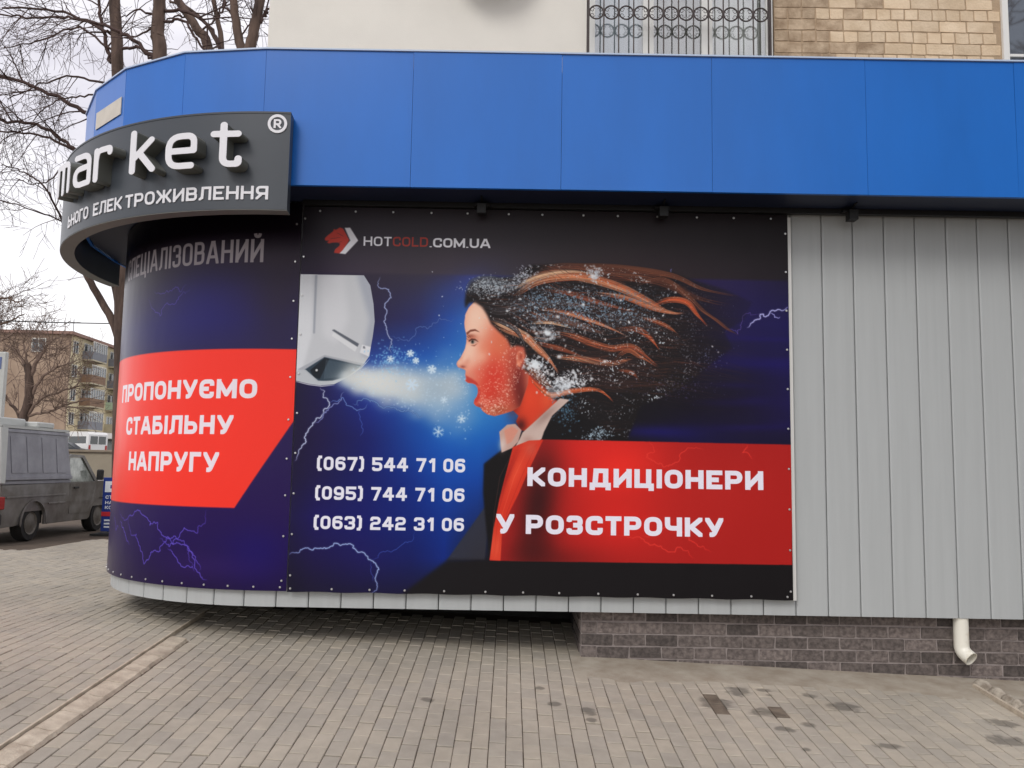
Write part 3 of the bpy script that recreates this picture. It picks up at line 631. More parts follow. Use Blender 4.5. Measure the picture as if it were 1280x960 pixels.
    c.poly([(630, 538), (640, 533), (648, 538), (640, 552), (633, 556)], (226, 150, 128), .75, 2.5); c.blob((628, 556), 5, 9, (228, 214, 208), .7)
    c.poly([(653, 541), (672, 524), (700, 498), (712, 500), (690, 520), (680, 540), (676, 552), (660, 562), (642, 562), (650, 548)], (212, 190, 180), 1, 1.2)
    c.blob((682, 520), 6, 20, (150, 120, 112), .55, .8); c.blob((660, 550), 8, 6, (182, 140, 130), .5)
    # ---- red panel
    c.poly([(676, 549.5), (989, 556), (990, 706.5), (612, 701), (622, 640), (640, 600)], (186, 36, 32), .97, 1)
    m, bb = c.mask([(676, 549.5), (989, 556), (990, 706.5), (612, 701), (622, 640), (640, 600)], 1)
    sk((775, 585), 62, 46, (255, 56, 44), .95); sk((740, 560), 70, 22, (232, 44, 36), .6); sk((775, 650), 60, 40, (232, 44, 36), .8); sk((870, 620), 110, 60, (200, 42, 36), .5)
    sk((672, 630), 26, 80, (52, 14, 18), .85, .12); sk((690, 700), 60, 16, (110, 24, 24), .6); sk((668, 690), 30, 22, (70, 18, 20), .6)
    for pts in ([(812, 550), (818, 565), (808, 572), (822, 580), (850, 572), (880, 562)], [(770, 668), (800, 672), (820, 682), (850, 684), (868, 698)], [(800, 670), (830, 660), (860, 670), (890, 690)], [(935, 556), (928, 566), (940, 575)]):
        q = bolt(rng, pts); c.lines([q], 3.5, .25, (230, 60, 50)); c.lines([q], 1.1, .5, (235, 80, 66))
    c.poly([(641, 559), (661, 551), (679, 550), (660, 590), (648, 618), (637, 640), (628, 660), (625.6, 701), (612, 700), (617, 660), (624, 625), (633, 590)], (222, 62, 40), .97, 1)
    m, bb = c.mask([(641, 559), (661, 551), (679, 550), (660, 590), (648, 618), (637, 640), (628, 660), (625.6, 701), (612, 700), (617, 660), (624, 625), (633, 590)], 1)
    sk((645, 590), 8, 30, (246, 92, 60), .7, .4); sk((664, 562), 9, 12, (214, 110, 92), .5); sk((632, 600), 4, 40, (170, 36, 28), .7, .35); sk((620, 685), 10, 22, (240, 100, 70), .6)
    for i in range(0, 10, 3): c.lines([[(672 - i * 3.2, 552 + i), (652 - i * 3, 596), (634 - i * 1.8, 640), (622 - i * .8, 698)]], 2.2, .08, (255, 160, 130) if i % 2 else (150, 30, 24))
    # ---- logo and lettering
    red, wh = (200, 70, 58), (236, 236, 242)
    c.poly([(431, 285), (438, 285), (448, 301), (432, 318), (424, 317), (438, 301)], wh, 1, .6)
    c.poly([(406, 299.5), (406.6, 297.6), (411, 293.6), (416.5, 289.5), (417.6, 286.4), (420, 287.6), (425, 284.6), (429, 286), (437, 300.5), (428.5, 313), (424.5, 317), (417.6, 316.4), (419, 312), (424.6, 307.4), (425, 304.6), (421.6, 303.4), (416, 303.6), (411.6, 304.6), (408.8, 303.4), (411.4, 301), (407.4, 301.2)], red, 1, .5)
    for a_, b_ in (((412, 299), (426, 297)), ((416, 306), (428, 302)), ((421, 291), (430, 296))): c.lines([[a_, b_]], .9, 1.2, (60, 52, 58))
    def T(s_, xa, ya, xb, h_top, **kw):
        a_ = fn((xa, ya)); b_ = fn((xb, ya + (xb - xa) * .0171)); t_ = fn((xa, h_top)); c.text(s_, a_[0], a_[1], a_[1] - t_[1], x_end=b_[0], **kw)
    T('HOT', 454.5, 307.5, 489.5, 295.8, w=.17, R=.3, col=wh); T('COLD', 491, 308.1, 535, 296.2, w=.17, R=.3, col=(168, 66, 58)); T('.COM.UA', 537, 309.3, 613, 297.6, w=.2, R=.3, gap=.1, col=wh)
    for s_, ya, ht, xa, xb in (('(067) 544 71 06', 587.8, 570.6, 396, 581.5), ('(095) 744 71 06', 624.6, 607.6, 393.8, 580.6), ('(063) 242 31 06', 661.4, 644.6, 392, 580)):
        T(s_, xa, ya, xb, ht, w=.215, R=.3, gap=.12, space=.46, col=(238, 238, 248))
    T('КОНДИЦІОНЕРИ', 659, 607.8, 954, 584.2, w=.25, R=.34, gap=.12, col=(240, 238, 250))
    T('У', 620, 667, 642.5, 642.5, w=.25, R=.34, col=(240, 238, 250)); T('РОЗСТРОЧКУ', 657, 667.6, 904, 643.6, w=.25, R=.34, gap=.12, col=(240, 238, 250))
    # weave and print grain
    c.a += rng.normal(0, .006, (H, W, 1)).astype(np.float32); c.a = np.clip(c.a, 0, 1) ** 1.1
    return np.clip(c.a, 0, 1)

# ------------------------------------------------------------------ print of the curved banner: arc length x height in metres
def banner_curved(W=1150, H=1256, seed=9, S=3.3, z0=.63, z1=3.77):
    """x = arc length measured to the left from the right-hand edge (arc -0.15); canvas x runs left to right"""
    k = H / (z1 - z0); a0 = -.15
    def fn(p): return (W - (p[0] - a0) * k, (z1 - p[1]) * k)
    rng = np.random.default_rng(seed); c = Canvas(W, H, (40, 20, 70), fn)
    ky = [3.77, 3.55, 3.3, 3.05, 2.8, 2.57, 1.27, 1.0, .63]
    kc = [(14, 8, 16), (24, 14, 26), (50, 34, 56), (46, 34, 78), (40, 32, 92), (44, 36, 86), (42, 20, 86), (38, 18, 84), (34, 16, 66)]
    col = np.stack([np.interp(np.arange(H), [(z1 - y) * k for y in ky], [q[j] for q in kc]) for j in range(3)], 1); c.a[:] = col[:, None] / 255
    c.blob((.55, 2.95), 40, 30, (52, 44, 120), .0)
    for (x, y, rx, ry, cl, al) in ((.7, 2.95, .5, .35, (40, 38, 130), .5), (0, 3.0, .25, .5, (48, 36, 52), .6), (.1, .9, .3, .25, (30, 16, 120), .5), (1.2, 2.7, .5, .2, (34, 28, 110), .4), (.5, .8, .5, .12, (60, 36, 110), .4)):
        s = 1.0; c.blob((x, y), rx, ry, cl, al)
    c.poly([(-.3, 2.553), (3, 2.553), (3, 1.27), (.298, 1.27), (-.158, 1.98), (-.3, 2.1)], (252, 62, 48), 1, .6)
    for (s_, xa, xb, zb, zt, kw) in (('ПРОПОНУЄМО', 1.87, .155, 2.148, 2.305, {}), ('СТАБІЛЬНУ', 1.68, .344, 1.857, 2.012, {}), ('НАПРУГУ', 1.57, .455, 1.55, 1.712, {})):
        a_ = fn((xa, zb)); b_ = fn((xb, zb)); c.text(s_, a_[0], a_[1], (zt - zb) * k, x_end=b_[0], w=.235, R=.32, gap=.12, col=(242, 232, 240))
    a_ = fn((1.95, 3.268)); b_ = fn((.155, 3.268)); c.text('СПЕЦІАЛІЗОВАНИЙ', a_[0], a_[1], .195 * k, x_end=b_[0], w=.135, R=.34, ws=.62, gap=.1, col=(168, 160, 166))
    pur = (138, 124, 232)
    L = [[(1.386, 3.03), (1.33, 2.97), (1.18, 2.865), (1.05, 2.95), (.9, 3.05), (.82, 3.07)], [(1.3, 3.09), (1.15, 3.06), (1.0, 3.1), (.95, 3.06), (.86, 3.11)],
         [(1.75, 1.22), (1.6, 1.12), (1.5, 1.16), (1.3, 1.2), (1.15, 1.1), (1.05, 1.13), (.92, 1.0), (.75, 1.1), (.62, 1.06), (.55, 1.14), (.54, 1.26)],
         [(1.5, 1.16), (1.42, 1.0), (1.3, .95), (1.2, .78), (1.12, .88), (1.0, .9), (.92, 1.02), (.86, .96), (.78, 1.0), (.7, .9), (.6, .78)],
         [(1.02, .99), (.9, .94), (.82, .98), (.72, .96), (.62, .85), (.58, .76)], [(.92, .93), (.86, .9), (.8, .84), (.7, .8), (.62, .76)], [(.72, .98), (.66, .9), (.62, .78), (.5, .7)],
         [(1.7, 1.1), (1.55, 1.0), (1.45, .92)], [(1.9, 1.15), (1.8, 1.02), (1.72, 1.05)]]
    for i, pts in enumerate(L):
        q = bolt(rng, pts, 2.5, 4, 0); dim = .45 if i < 2 else 1
        c.lines([q], 3.2, .22 * dim, (70, 50, 170)); c.lines([q], 1.1, .8 * dim, pur)
    c.a += rng.normal(0, .005, (H, W, 1)).astype(np.float32); c.a = np.clip(c.a, 0, 1) ** 1.06
    return np.clip(c.a, 0, 1)
HM = np.array([[ 6.74587055e-03,  2.86833499e-04, -2.63464675e+00],
       [-1.18437108e-04,  6.92375986e-03, -1.74549963e+00],
       [-1.68492274e-06,  9.84995381e-05,  1.00000000e+00]])
# ------------------------------------------------------------------ materials
def paver_mat():
    m = mat('concrete_paver', (181, 172, 157), .88, var=.16, vs=9, bump=.35, bs=160, vlo=.3, vhi=.7)
    t = m.node_tree; b = t.nodes['Principled BSDF']; src = b.inputs['Base Color'].links[0].from_socket
    g = t.nodes.new('ShaderNodeNewGeometry'); sx = t.nodes.new('ShaderNodeSeparateXYZ'); t.links.new(g.outputs['Position'], sx.inputs[0])
    def mt(op, a, b_=None):
        n = t.nodes.new('ShaderNodeMath'); n.operation = op
        for i, v in enumerate((a, b_)):
            if v is None: continue
            if isinstance(v, (int, float)): n.inputs[i].default_value = v
            else: t.links.new(v, n.inputs[i])
        return n.outputs[0]
    col = mt('FLOOR', mt('DIVIDE', sx.outputs['X'], .1)); par = mt('PINGPONG', col, 1)
    row = mt('FLOOR', mt('ADD', mt('DIVIDE', sx.outputs['Y'], .2), mt('MULTIPLY', par, .5)))
    cb = t.nodes.new('ShaderNodeCombineXYZ'); t.links.new(col, cb.inputs[0]); t.links.new(row, cb.inputs[1])
    wnz = t.nodes.new('ShaderNodeTexWhiteNoise'); wnz.noise_dimensions = '2D'; t.links.new(cb.outputs[0], wnz.inputs['Vector'])
    mr = t.nodes.new('ShaderNodeMapRange'); mr.inputs['To Min'].default_value = .92; mr.inputs['To Max'].default_value = 1.06; t.links.new(wnz.outputs['Value'], mr.inputs['Value'])
    big = t.nodes.new('ShaderNodeTexNoise'); big.inputs['Scale'].default_value = .8; big.inputs['Detail'].default_value = 4; t.links.new(g.outputs['Position'], big.inputs['Vector'])
    mr2 = t.nodes.new('ShaderNodeMapRange'); mr2.inputs['From Min'].default_value = .3; mr2.inputs['From Max'].default_value = .7; mr2.inputs['To Min'].default_value = .84; mr2.inputs['To Max'].default_value = 1.1; t.links.new(big.outputs['Fac'], mr2.inputs['Value'])
    hs = t.nodes.new('ShaderNodeHueSaturation'); t.links.new(src, hs.inputs['Color']); t.links.new(mt('MULTIPLY', mr.outputs[0], mr2.outputs[0]), hs.inputs['Value'])
    hs2 = t.nodes.new('ShaderNodeMapRange'); hs2.inputs['To Min'].default_value = .92; hs2.inputs['To Max'].default_value = 1.1; t.links.new(wnz.outputs['Value'], hs2.inputs['Value']); t.links.new(hs2.outputs[0], hs.inputs['Saturation'])
    # small dark oil and gum spots of their own shape
    vo = t.nodes.new('ShaderNodeTexVoronoi'); vo.inputs['Scale'].default_value = 1.7; t.links.new(g.outputs['Position'], vo.inputs['Vector'])
    vr = t.nodes.new('ShaderNodeMapRange'); vr.inputs['From Min'].default_value = .03; vr.inputs['From Max'].default_value = .06; vr.inputs['To Min'].default_value = .45; t.links.new(vo.outputs['Distance'], vr.inputs['Value'])
    mm = t.nodes.new('ShaderNodeMixRGB'); mm.blend_type = 'MULTIPLY'; mm.inputs['Fac'].default_value = 1; t.links.new(hs.outputs[0], mm.inputs['Color1']); t.links.new(vr.outputs[0], mm.inputs['Color2'])
    # oily damp patches with soft ragged edges
    prev = mm.outputs[0]; wob = t.nodes.new('ShaderNodeTexNoise'); wob.inputs['Scale'].default_value = 14; wob.inputs['Detail'].default_value = 5; t.links.new(g.outputs['Position'], wob.inputs['Vector']); tot = None
    for (px_, py_), (rx_, ry_) in SPOTS:
        dx = mt('DIVIDE', mt('SUBTRACT', sx.outputs['X'], px_), rx_); dy = mt('DIVIDE', mt('SUBTRACT', sx.outputs['Y'], py_), ry_)
        d = mt('SUBTRACT', 1.0, mt('ADD', mt('MULTIPLY', dx, dx), mt('MULTIPLY', dy, dy))); d = mt('MAXIMUM', d, -.8); tot = d if tot is None else mt('MAXIMUM', tot, d)
    r1 = t.nodes.new('ShaderNodeMapRange'); r1.inputs['From Min'].default_value = -.1; r1.inputs['From Max'].default_value = .6; r1.inputs['To Min'].default_value = 1.0; r1.inputs['To Max'].default_value = .5
    t.links.new(mt('ADD', tot, mt('MULTIPLY', mt('SUBTRACT', wob.outputs['Fac'], .5), 2.6)), r1.inputs['Value'])
    m2 = t.nodes.new('ShaderNodeMixRGB'); m2.blend_type = 'MULTIPLY'; m2.inputs['Fac'].default_value = 1; t.links.new(prev, m2.inputs['Color1']); t.links.new(r1.outputs[0], m2.inputs['Color2'])
    t.links.new(m2.outputs[0], b.inputs['Base Color']); return m
SPOTS = [((1.45, -.79), (.13, .13)), ((1.68, -.5), (.1, .12)), ((1.9, -.45), (.09, .04)), ((1.77, -.92), (.13, .09)), ((2.19, -.52), (.07, .05)), ((2.36, -.72), (.12, .1)), ((1.98, -1.11), (.06, .05)), ((1.79, -1.22), (.07, .05)), ((2.36, -1.41), (.1, .05)), ((3.37, -.87), (.12, .08)), ((3.22, -1.2), (.14, .1)), ((.54, -1.1), (.06, .08)), ((.55, -1.25), (.04, .04)), ((-.52, -1.05), (.05, .05)), ((.23, -.68), (.04, .04)), ((.32, -.99), (.05, .05))]

m_paver = paver_mat()
m_wet = mat('oily_paver', (128, 116, 101), .7, col2=(96, 86, 74), vs=12, bump=.3, bs=160)
m_mortar = mat('joint_sand', (98, 85, 72), .95, var=.25, vs=3, bump=.4, bs=60)
m_screed = mat('concrete_screed', (174, 165, 150), .9, col2=(150, 138, 122), vs=5, bump=.4, bs=90)
m_screed2 = mat('old_smooth_concrete', (150, 141, 128), .9, col2=(126, 117, 104), vs=4, bump=.4, bs=60)
m_strip = mat('worn_concrete', (208, 196, 176), .85, col2=(176, 162, 144), vs=9, bump=.5, bs=70)
m_stone = mat('lumpy_cement', (200, 190, 174), .9, col2=(128, 117, 103), vs=11, bump=.6, bs=60)
m_siding = mat('grey_coated_metal', (180, 184, 184), .42, metal=.0, spec=.5, var=.06, vs=2, stretch=(7, 7, .35), bump=.04, bs=9)
m_groove = mat('dark_backing', (46, 46, 46), .8)
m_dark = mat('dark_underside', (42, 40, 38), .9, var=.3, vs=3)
m_brick = tint(mat('purple_brown_brick', (124, 114, 109), .85, col2=(88, 80, 77), vs=32, vlo=.38, vhi=.64, bump=.8, bs=45), .45)
m_bmort = mat('brick_mortar', (158, 148, 144), .95, var=.2, vs=20, bump=.5, bs=90)
m_ybrick = tint(mat('sand_lime_brick', (236, 214, 184), .85, col2=(218, 194, 162), vs=6, bump=.5, bs=50), .12)
m_obrick = tint(mat('weathered_brick', (208, 186, 158), .85, col2=(160, 136, 110), vs=7, bump=.5, bs=50), .14)
m_ymort = mat('lime_mortar', (190, 166, 138), .95, var=.2, vs=15, bump=.5, bs=60)
m_plaster = mat('cream_plaster', (240, 236, 226), .8, var=.05, vs=2, bump=.15, bs=120)
m_blue = mat('blue_composite_panel', (26, 112, 206), .3, spec=.5, var=.12, vs=1.0, stretch=(1.6, 1.6, .5), bump=.05, bs=2.5)
m_navy = mat('shaded_blue_soffit', (26, 36, 62), .5, var=.15, vs=2)  # shade under the canopy is put into this dark blue
m_black = mat('black_metal', (24, 24, 25), .5)
m_sign = mat('dark_grey_sign_panel', (64, 70, 77), .38, var=.05, vs=3)
m_signs = mat('grey_sign_edge', (120, 122, 118), .4, var=.08, vs=6)
m_white = mat('white_acrylic', (236, 236, 240), .35)
m_side = mat('grey_letter_side', (112, 114, 108), .35, metal=.2, var=.1, vs=8)
m_steel = mat('galvanised_screw', (205, 205, 205), .3, metal=.7)
m_frame = mat('pale_metal_frame', (214, 214, 210), .35, metal=.1)
m_pvc = mat('ivory_pvc_pipe', (238, 235, 222), .3, col2=(204, 192, 166), vs=9, vlo=.25, vhi=.5)
m_iron = mat('wrought_iron', (62, 50, 48), .5)
m_wframe = mat('white_window_frame', (236, 236, 232), .4)
m_bark = mat('grey_brown_bark', (104, 86, 76), .95, col2=(62, 50, 44), vs=5, bump=1, bs=18, stretch=(1, 1, .25))
m_twig = mat('dark_twig', (84, 66, 62), .95, var=.3, vs=2)

def image_mat(name, arr, rough, coat=.0):
    H, W = arr.shape[:2]; im = bpy.data.images.new(name, W, H); px = np.ones((H, W, 4), np.float32); px[..., :3] = arr[::-1]
    im.colorspace_settings.name = 'sRGB'; im.pixels.foreach_set(px.ravel()); im.update()
    m = bpy.data.materials.new(name); m.use_nodes = True; t = m.node_tree; b = t.nodes['Principled BSDF']
    tx = t.nodes.new('ShaderNodeTexImage'); tx.image = im; tx.interpolation = 'Cubic'; tx.extension = 'EXTEND'
    uv = t.nodes.new('ShaderNodeUVMap'); uv.uv_map = 'UVMap'; t.links.new(uv.outputs[0], tx.inputs['Vector'])
    t.links.new(tx.outputs['Color'], b.inputs['Base Color'])
    b.inputs['Roughness'].default_value = rough; b.inputs['Specular IOR Level'].default_value = .2
    # slack of the stretched vinyl
    g = t.nodes.new('ShaderNodeNewGeometry'); mpn = t.nodes.new('ShaderNodeMapping'); mpn.inputs['Scale'].default_value = (1.6, 1.6, .7); n = t.nodes.new('ShaderNodeTexNoise'); n.inputs['Scale'].default_value = 1.6; n.inputs['Detail'].default_value = 2
    bp = t.nodes.new('ShaderNodeBump'); bp.inputs['Strength'].default_value = .35; bp.inputs['Distance'].default_value = .02
    t.links.new(g.outputs['Position'], mpn.inputs['Vector']); t.links.new(mpn.outputs[0], n.inputs['Vector']); t.links.new(n.outputs['Fac'], bp.inputs['Height']); t.links.new(bp.outputs[0], b.inputs['Normal'])
    return m

# ------------------------------------------------------------------ ground
def axis(lo, hi, st, far): 
    a = list(np.arange(lo, hi + 1e-6, st)); return [-f_ for f_ in far[::-1] if -f_ < lo] + a + [f_ for f_ in far if f_ > hi]
xs = axis(-15, 9, .25, [20, 30, 50, 100, 200, 500]); ys = axis(-10, 14, .25, [18, 30, 50, 100, 200, 500])
g = MB(); nx = len(xs)
g.add([(x, y, gh(x, y) - .012) for y in ys for x in xs], [(j * nx + i, j * nx + i + 1, (j + 1) * nx + i + 1, (j + 1) * nx + i) for j in range(len(ys) - 1) for i in range(nx - 1)])
g.ob('ground', m_mortar, kind='structure')
pav = thing('pavement', None, None, kind='structure')
WET = ((1.5, -.72), (1.42, -.9), (1.83, -.95))
def stained(x, y): return any(abs(x - a_) < .05 and abs(y - b_) < .1 for a_, b_ in WET)
def paver_shape(x0, y0, jit):
    ja, jb = random.uniform(-.001, .001), random.uniform(-.004, .004)
    """local mesh of one paver: follows the slope, chamfered top"""
    c = .004; X = (x0 + .0022 + ja, x0 + .0978 + ja); Y = (y0 + .006 + jb, y0 + .194 + jb); h0 = gh(sum(X) / 2, sum(Y) / 2) + jit
    V = []
    for d, dz in ((0, -.03), (0, -.0035), (c, 0)):
        for a, b in ((0, 0), (1, 0), (1, 1), (0, 1)):
            x = X[a] + (d if a == 0 else -d); y = Y[b] + (d if b == 0 else -d)
            V.append((x, y, gh(x, y) + jit + dz))
    return V, [(8, 9, 10, 11)] + [(k * 4 + i, k * 4 + (i + 1) % 4, (k + 1) * 4 + (i + 1) % 4, (k + 1) * 4 + i) for k in (0, 1) for i in range(4)]
far_p, near = MB(), []
hx = lambda x, y: 1.62 - gh(x, y)
for col in range(-150, 62):
    x0 = col * .1
    for row in range(-30, 60):
        y0 = row * .2 - (.1 if col % 2 else 0); xc, yc = x0 + .05, y0 + .1
        if yc < -4.2 or (x0 < -7.2 and yc > 6) or yc > 8: continue
        if xc > -2.35 and yc > 1.3: continue
        if -2.70 < xc < -2.505 and yc < .0: continue                       # the concrete strip
        if xc > .58 and y0 + .2 > -.1: continue   # screed along the wall
        if xc > 3.58 and yc > -3.4: continue
        if xc < -4.4 and yc < -2.2: continue
        dpt = yc + 6.85
        if abs(xc / dpt) > .72: 
            if dpt < 3.5 or abs(xc / dpt) > .95: continue
        jit = random.uniform(-.0022, .0022) + .004 * noise.noise(Vector((xc * 1.3, yc * 1.3, 0))); wet = stained(xc, yc)
        V, F = paver_shape(x0, y0, jit)
        py = hx(xc, yc) / dpt; inside = py < .46 and abs(xc / dpt) < .6
        near.append((-(1 / dpt ** 2 if inside else 1e-4 / dpt), xc, yc, V, F, wet))
near.sort(key=lambda q: q[0])
for i, (k, xc, yc, V, F, wet) in enumerate(near):
    if i < 280:
        z = gh(xc, yc); b = MB().add([(x - xc, y - yc, zz - z) for x, y, zz in V], F); b.ob('paver', m_wet if wet else m_paver, pav, loc=(xc, yc, z))
    else: far_p.add(V, F, 1 if wet else 0)
far_p.ob('paver_field', [m_paver, m_wet], pav, kind='stuff')
# plain concrete beside the wall, thin and lumpy at its edge
sc = MB(); n = 90; V = []
for i in range(n + 1):
    x = .5 + i * 9.0 / n
    for j, yy in enumerate((-.40 + .05 * math.sin(x * 5.3) + .03 * math.sin(x * 13) + random.uniform(-.02, .02), -.3, -.1, .13)):
        V.append((x, yy, gh(x, yy) + (-.006, .004, .007, .010)[j] + random.uniform(-.001, .001)))
sc.add(V, [(i * 4 + j, (i + 1) * 4 + j, (i + 1) * 4 + j + 1, i * 4 + j + 1) for i in range(n) for j in range(3)]).ob('screed_band', m_screed, pav, smooth=True)
b = MB(); V = []
for i in range(31):
    for j in range(23):
        x, y_ = 3.62 + i * .2, -3.5 + j * .16; V.append((x, y_, gh(x, y_) + .002 + .006 * noise.noise(Vector((x * 2, y_ * 2, 1)))))
b.add(V, [(i * 23 + j, (i + 1) * 23 + j, (i + 1) * 23 + j + 1, i * 23 + j + 1) for i in range(30) for j in range(22)]).ob('concrete_apron', m_screed2, pav, smooth=True)
# light concrete strip running out from under the shop on the left
st = thing('concrete_strip', 'pale worn concrete strip running from under the shop corner to the lower left', 'concrete strip', (-2.66, -1.5, gh(-2.66, -1.5)))
y = -4.4
while y < .02:
    L_ = random.uniform(.12, .34); y1 = min(y + L_, .02); b = MB()
    xa, xb = -2.664, -2.515; V = []
    for q in range(4):
        yy = y + .003 + (y1 - y - .006) * q / 3
        for x, dz in ((xa, -.02), (xa + .004, .016), (xa + .03, .02), ((xa + xb) / 2, .012), (xb - .02 + random.uniform(-.004, .004), .006), (xb + random.uniform(-.004, .006), -.02)): V.append((x + 2.66, yy + 1.5, gh(x, yy) + dz + random.uniform(-.0025, .0025) - gh(-2.66, -1.5)))
    b.add(V, [(i * 6 + j, i * 6 + j + 1, (i + 1) * 6 + j + 1, (i + 1) * 6 + j) for i in range(3) for j in range(5)] + [(0, 1, 2, 3, 4, 5), (18, 19, 20, 21, 22, 23)]).ob('slab', m_strip, st, smooth=True)
    y = y1 + .003
e = MB()
for i in range(37):
    y0_, y1_ = -4.4 + i * .14, -4.4 + (i + 1) * .14 + .001; z0_, z1_ = gh(-2.8, y0_), gh(-2.8, y1_)
    e.add([(-2.682 + 2.66, y0_ + 1.5, z0_ - .02), (-2.668 + 2.66, y0_ + 1.5, z0_ - .02), (-2.668 + 2.66, y0_ + 1.5, z0_ + .027), (-2.682 + 2.66, y0_ + 1.5, z0_ + .027),
           (-2.682 + 2.66, y1_ + 1.5, z1_ - .02), (-2.668 + 2.66, y1_ + 1.5, z1_ - .02), (-2.668 + 2.66, y1_ + 1.5, z1_ + .027), (-2.682 + 2.66, y1_ + 1.5, z1_ + .027)], [(0, 1, 5, 4), (1, 2, 6, 5), (2, 3, 7, 6), (3, 0, 4, 7), (0, 3, 2, 1), (4, 5, 6, 7)])
e.xf(lambda p: (p[0], p[1], p[2] - gh(-2.66, -1.5))).ob('kerb_edge', m_strip, st)
# drain run on the right, under the downpipe
dr = thing('drain_run', 'row of lumpy cement stones leading away from the downpipe', 'drain', (3.67, -.6, gh(3.67, -.6)))
yy = .02
while yy > -3.6:
    L_ = random.uniform(.09, .2); b = MB(); n_, m_ = 6, 5; V = []
    w_ = random.uniform(.055, .075); cx = 3.70 + random.uniform(-.008, .008)
    for i in range(n_ + 1):
        for j in range(m_ + 1):
            a_, c_ = i / n_, j / m_; x = cx + (c_ - .5) * 2 * w_ * (1 - .3 * (2 * a_ - 1) ** 4); y_ = yy - L_ * a_
            V.append((x, y_, gh(x, y_) - .004 + .06 * (1 - (2 * a_ - 1) ** 4) * (1 - (2 * c_ - 1) ** 2) + random.uniform(-.003, .003)))
    b.add(V, [(i * (m_ + 1) + j, (i + 1) * (m_ + 1) + j, (i + 1) * (m_ + 1) + j + 1, i * (m_ + 1) + j + 1) for i in range(n_) for j in range(m_)])
    b.xf(lambda p: (p[0] - 3.67, p[1] + .6, p[2] - gh(3.67, -.6))).ob('stone', m_stone, dr, smooth=True); yy -= L_ + .004
b = MB()
for i in range(24):
    a_, c_ = -.1 - i * .15, -.1 - (i + 1) * .15; b.add([(3.6, a_, gh(3.6, a_) - .02), (3.622, a_, gh(3.6, a_) - .02), (3.622, a_, gh(3.6, a_) + .03), (3.6, a_, gh(3.6, a_) + .03), (3.6, c_, gh(3.6, c_) - .02), (3.622, c_, gh(3.6, c_) - .02), (3.622, c_, gh(3.6, c_) + .03), (3.6, c_, gh(3.6, c_) + .03)], [(0, 1, 5, 4), (1, 2, 6, 5), (2, 3, 7, 6), (3, 0, 4, 7)])
b.xf(lambda p: (p[0] - 3.67, p[1] + .6, p[2] - gh(3.67, -.6))).ob('edging', m_strip, dr)

# ------------------------------------------------------------------ the shop
CX, CY, RS = -1.9, 1.96, 1.96
def wp(s, off=0):
    """point on the siding line: s = x on the flat front, continues as arc length round the corner, then straight back"""
    if s >= CX: return (s, -off)
    a = (CX - s) / RS
    if a <= math.pi / 2: return (CX - (RS + off) * math.sin(a), CY - (RS + off) * math.cos(a))
    return (CX - RS - off, CY + (CX - s) - RS * math.pi / 2)
shop = thing('shop_building', 'grey ribbed metal shop with rounded corner and blue fascia', 'shop', (0, 1.5, .3))
SL = (0, -1.5, -.3)
def part(b, name, m, par=None, **k):
    """a part given in world coordinates"""
    if par is None: par = shop
    w0 = Vector((0, 0, 0)); q = par
    while q: w0 += Vector(q.location); q = q.parent
    b.xf(lambda p: (p[0] - w0.x, p[1] - w0.y, p[2] - w0.z)); return b.ob(name, m, par, **k)
P_ = .2575
for k in range(-34, 28):
    s0, s1 = 2.28 + k * P_, 2.28 + (k + 1) * P_; curved = s0 < CX and s1 > CX - RS * 1.6; ns = 5 if curved else 2
    prof = [(s0 + .0024, -.022), (s0 + .004, -.006), (s0 + .012, -.0008), (s0 + .017, 0)] + [(s0 + .017 + (s1 - s0 - .034) * i / (ns + 1), 0.0012 * math.sin(math.pi * i / (ns + 1))) for i in range(1, ns + 1)] + [(s1 - .017, 0), (s1 - .012, -.0008), (s1 - .004, -.006), (s1 - .0024, -.022)]
    b = MB(); n_ = len(prof); V = [(*wp(s_, o_), z) for z in (.502, 3.8) for s_, o_ in prof]
    b.add(V, [(i, i + 1, n_ + i + 1, n_ + i) for i in range(n_ - 1)] + [tuple(range(n_))[::-1]]); part(b, 'siding_panel', m_siding)
bk = MB(); ss = [9.2] + list(np.linspace(CX, CX - RS * math.pi / 2, 20)) + [-10]
V = [(*wp(s_, -.024), z) for z in (.506, 3.86) for s_ in ss]; n_ = len(ss)
bk.add(V, [(i, i + 1, n_ + i + 1, n_ + i) for i in range(n_ - 1)]); part(bk, 'backing_wall', m_groove)
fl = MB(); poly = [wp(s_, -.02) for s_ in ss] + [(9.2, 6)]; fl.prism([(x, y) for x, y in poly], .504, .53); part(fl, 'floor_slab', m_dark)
# recess under the overhang
rc = MB(); rr = [(.60, .13), (.60, 1.55), (-1.9, 1.5)] + [(CX - (RS - 1.35) * math.sin(a), CY + .1 - (RS - 1.35) * math.cos(a)) for a in np.linspace(0, math.pi / 2, 6)] + [(CX - .6, 8)]
rc.add([(x, y, z) for z in (-.2, .5045) for x, y in rr], [(i, i + 1, len(rr) + i + 1, len(rr) + i) for i in range(len(rr) - 1)]); part(rc, 'recess_wall', m_dark)
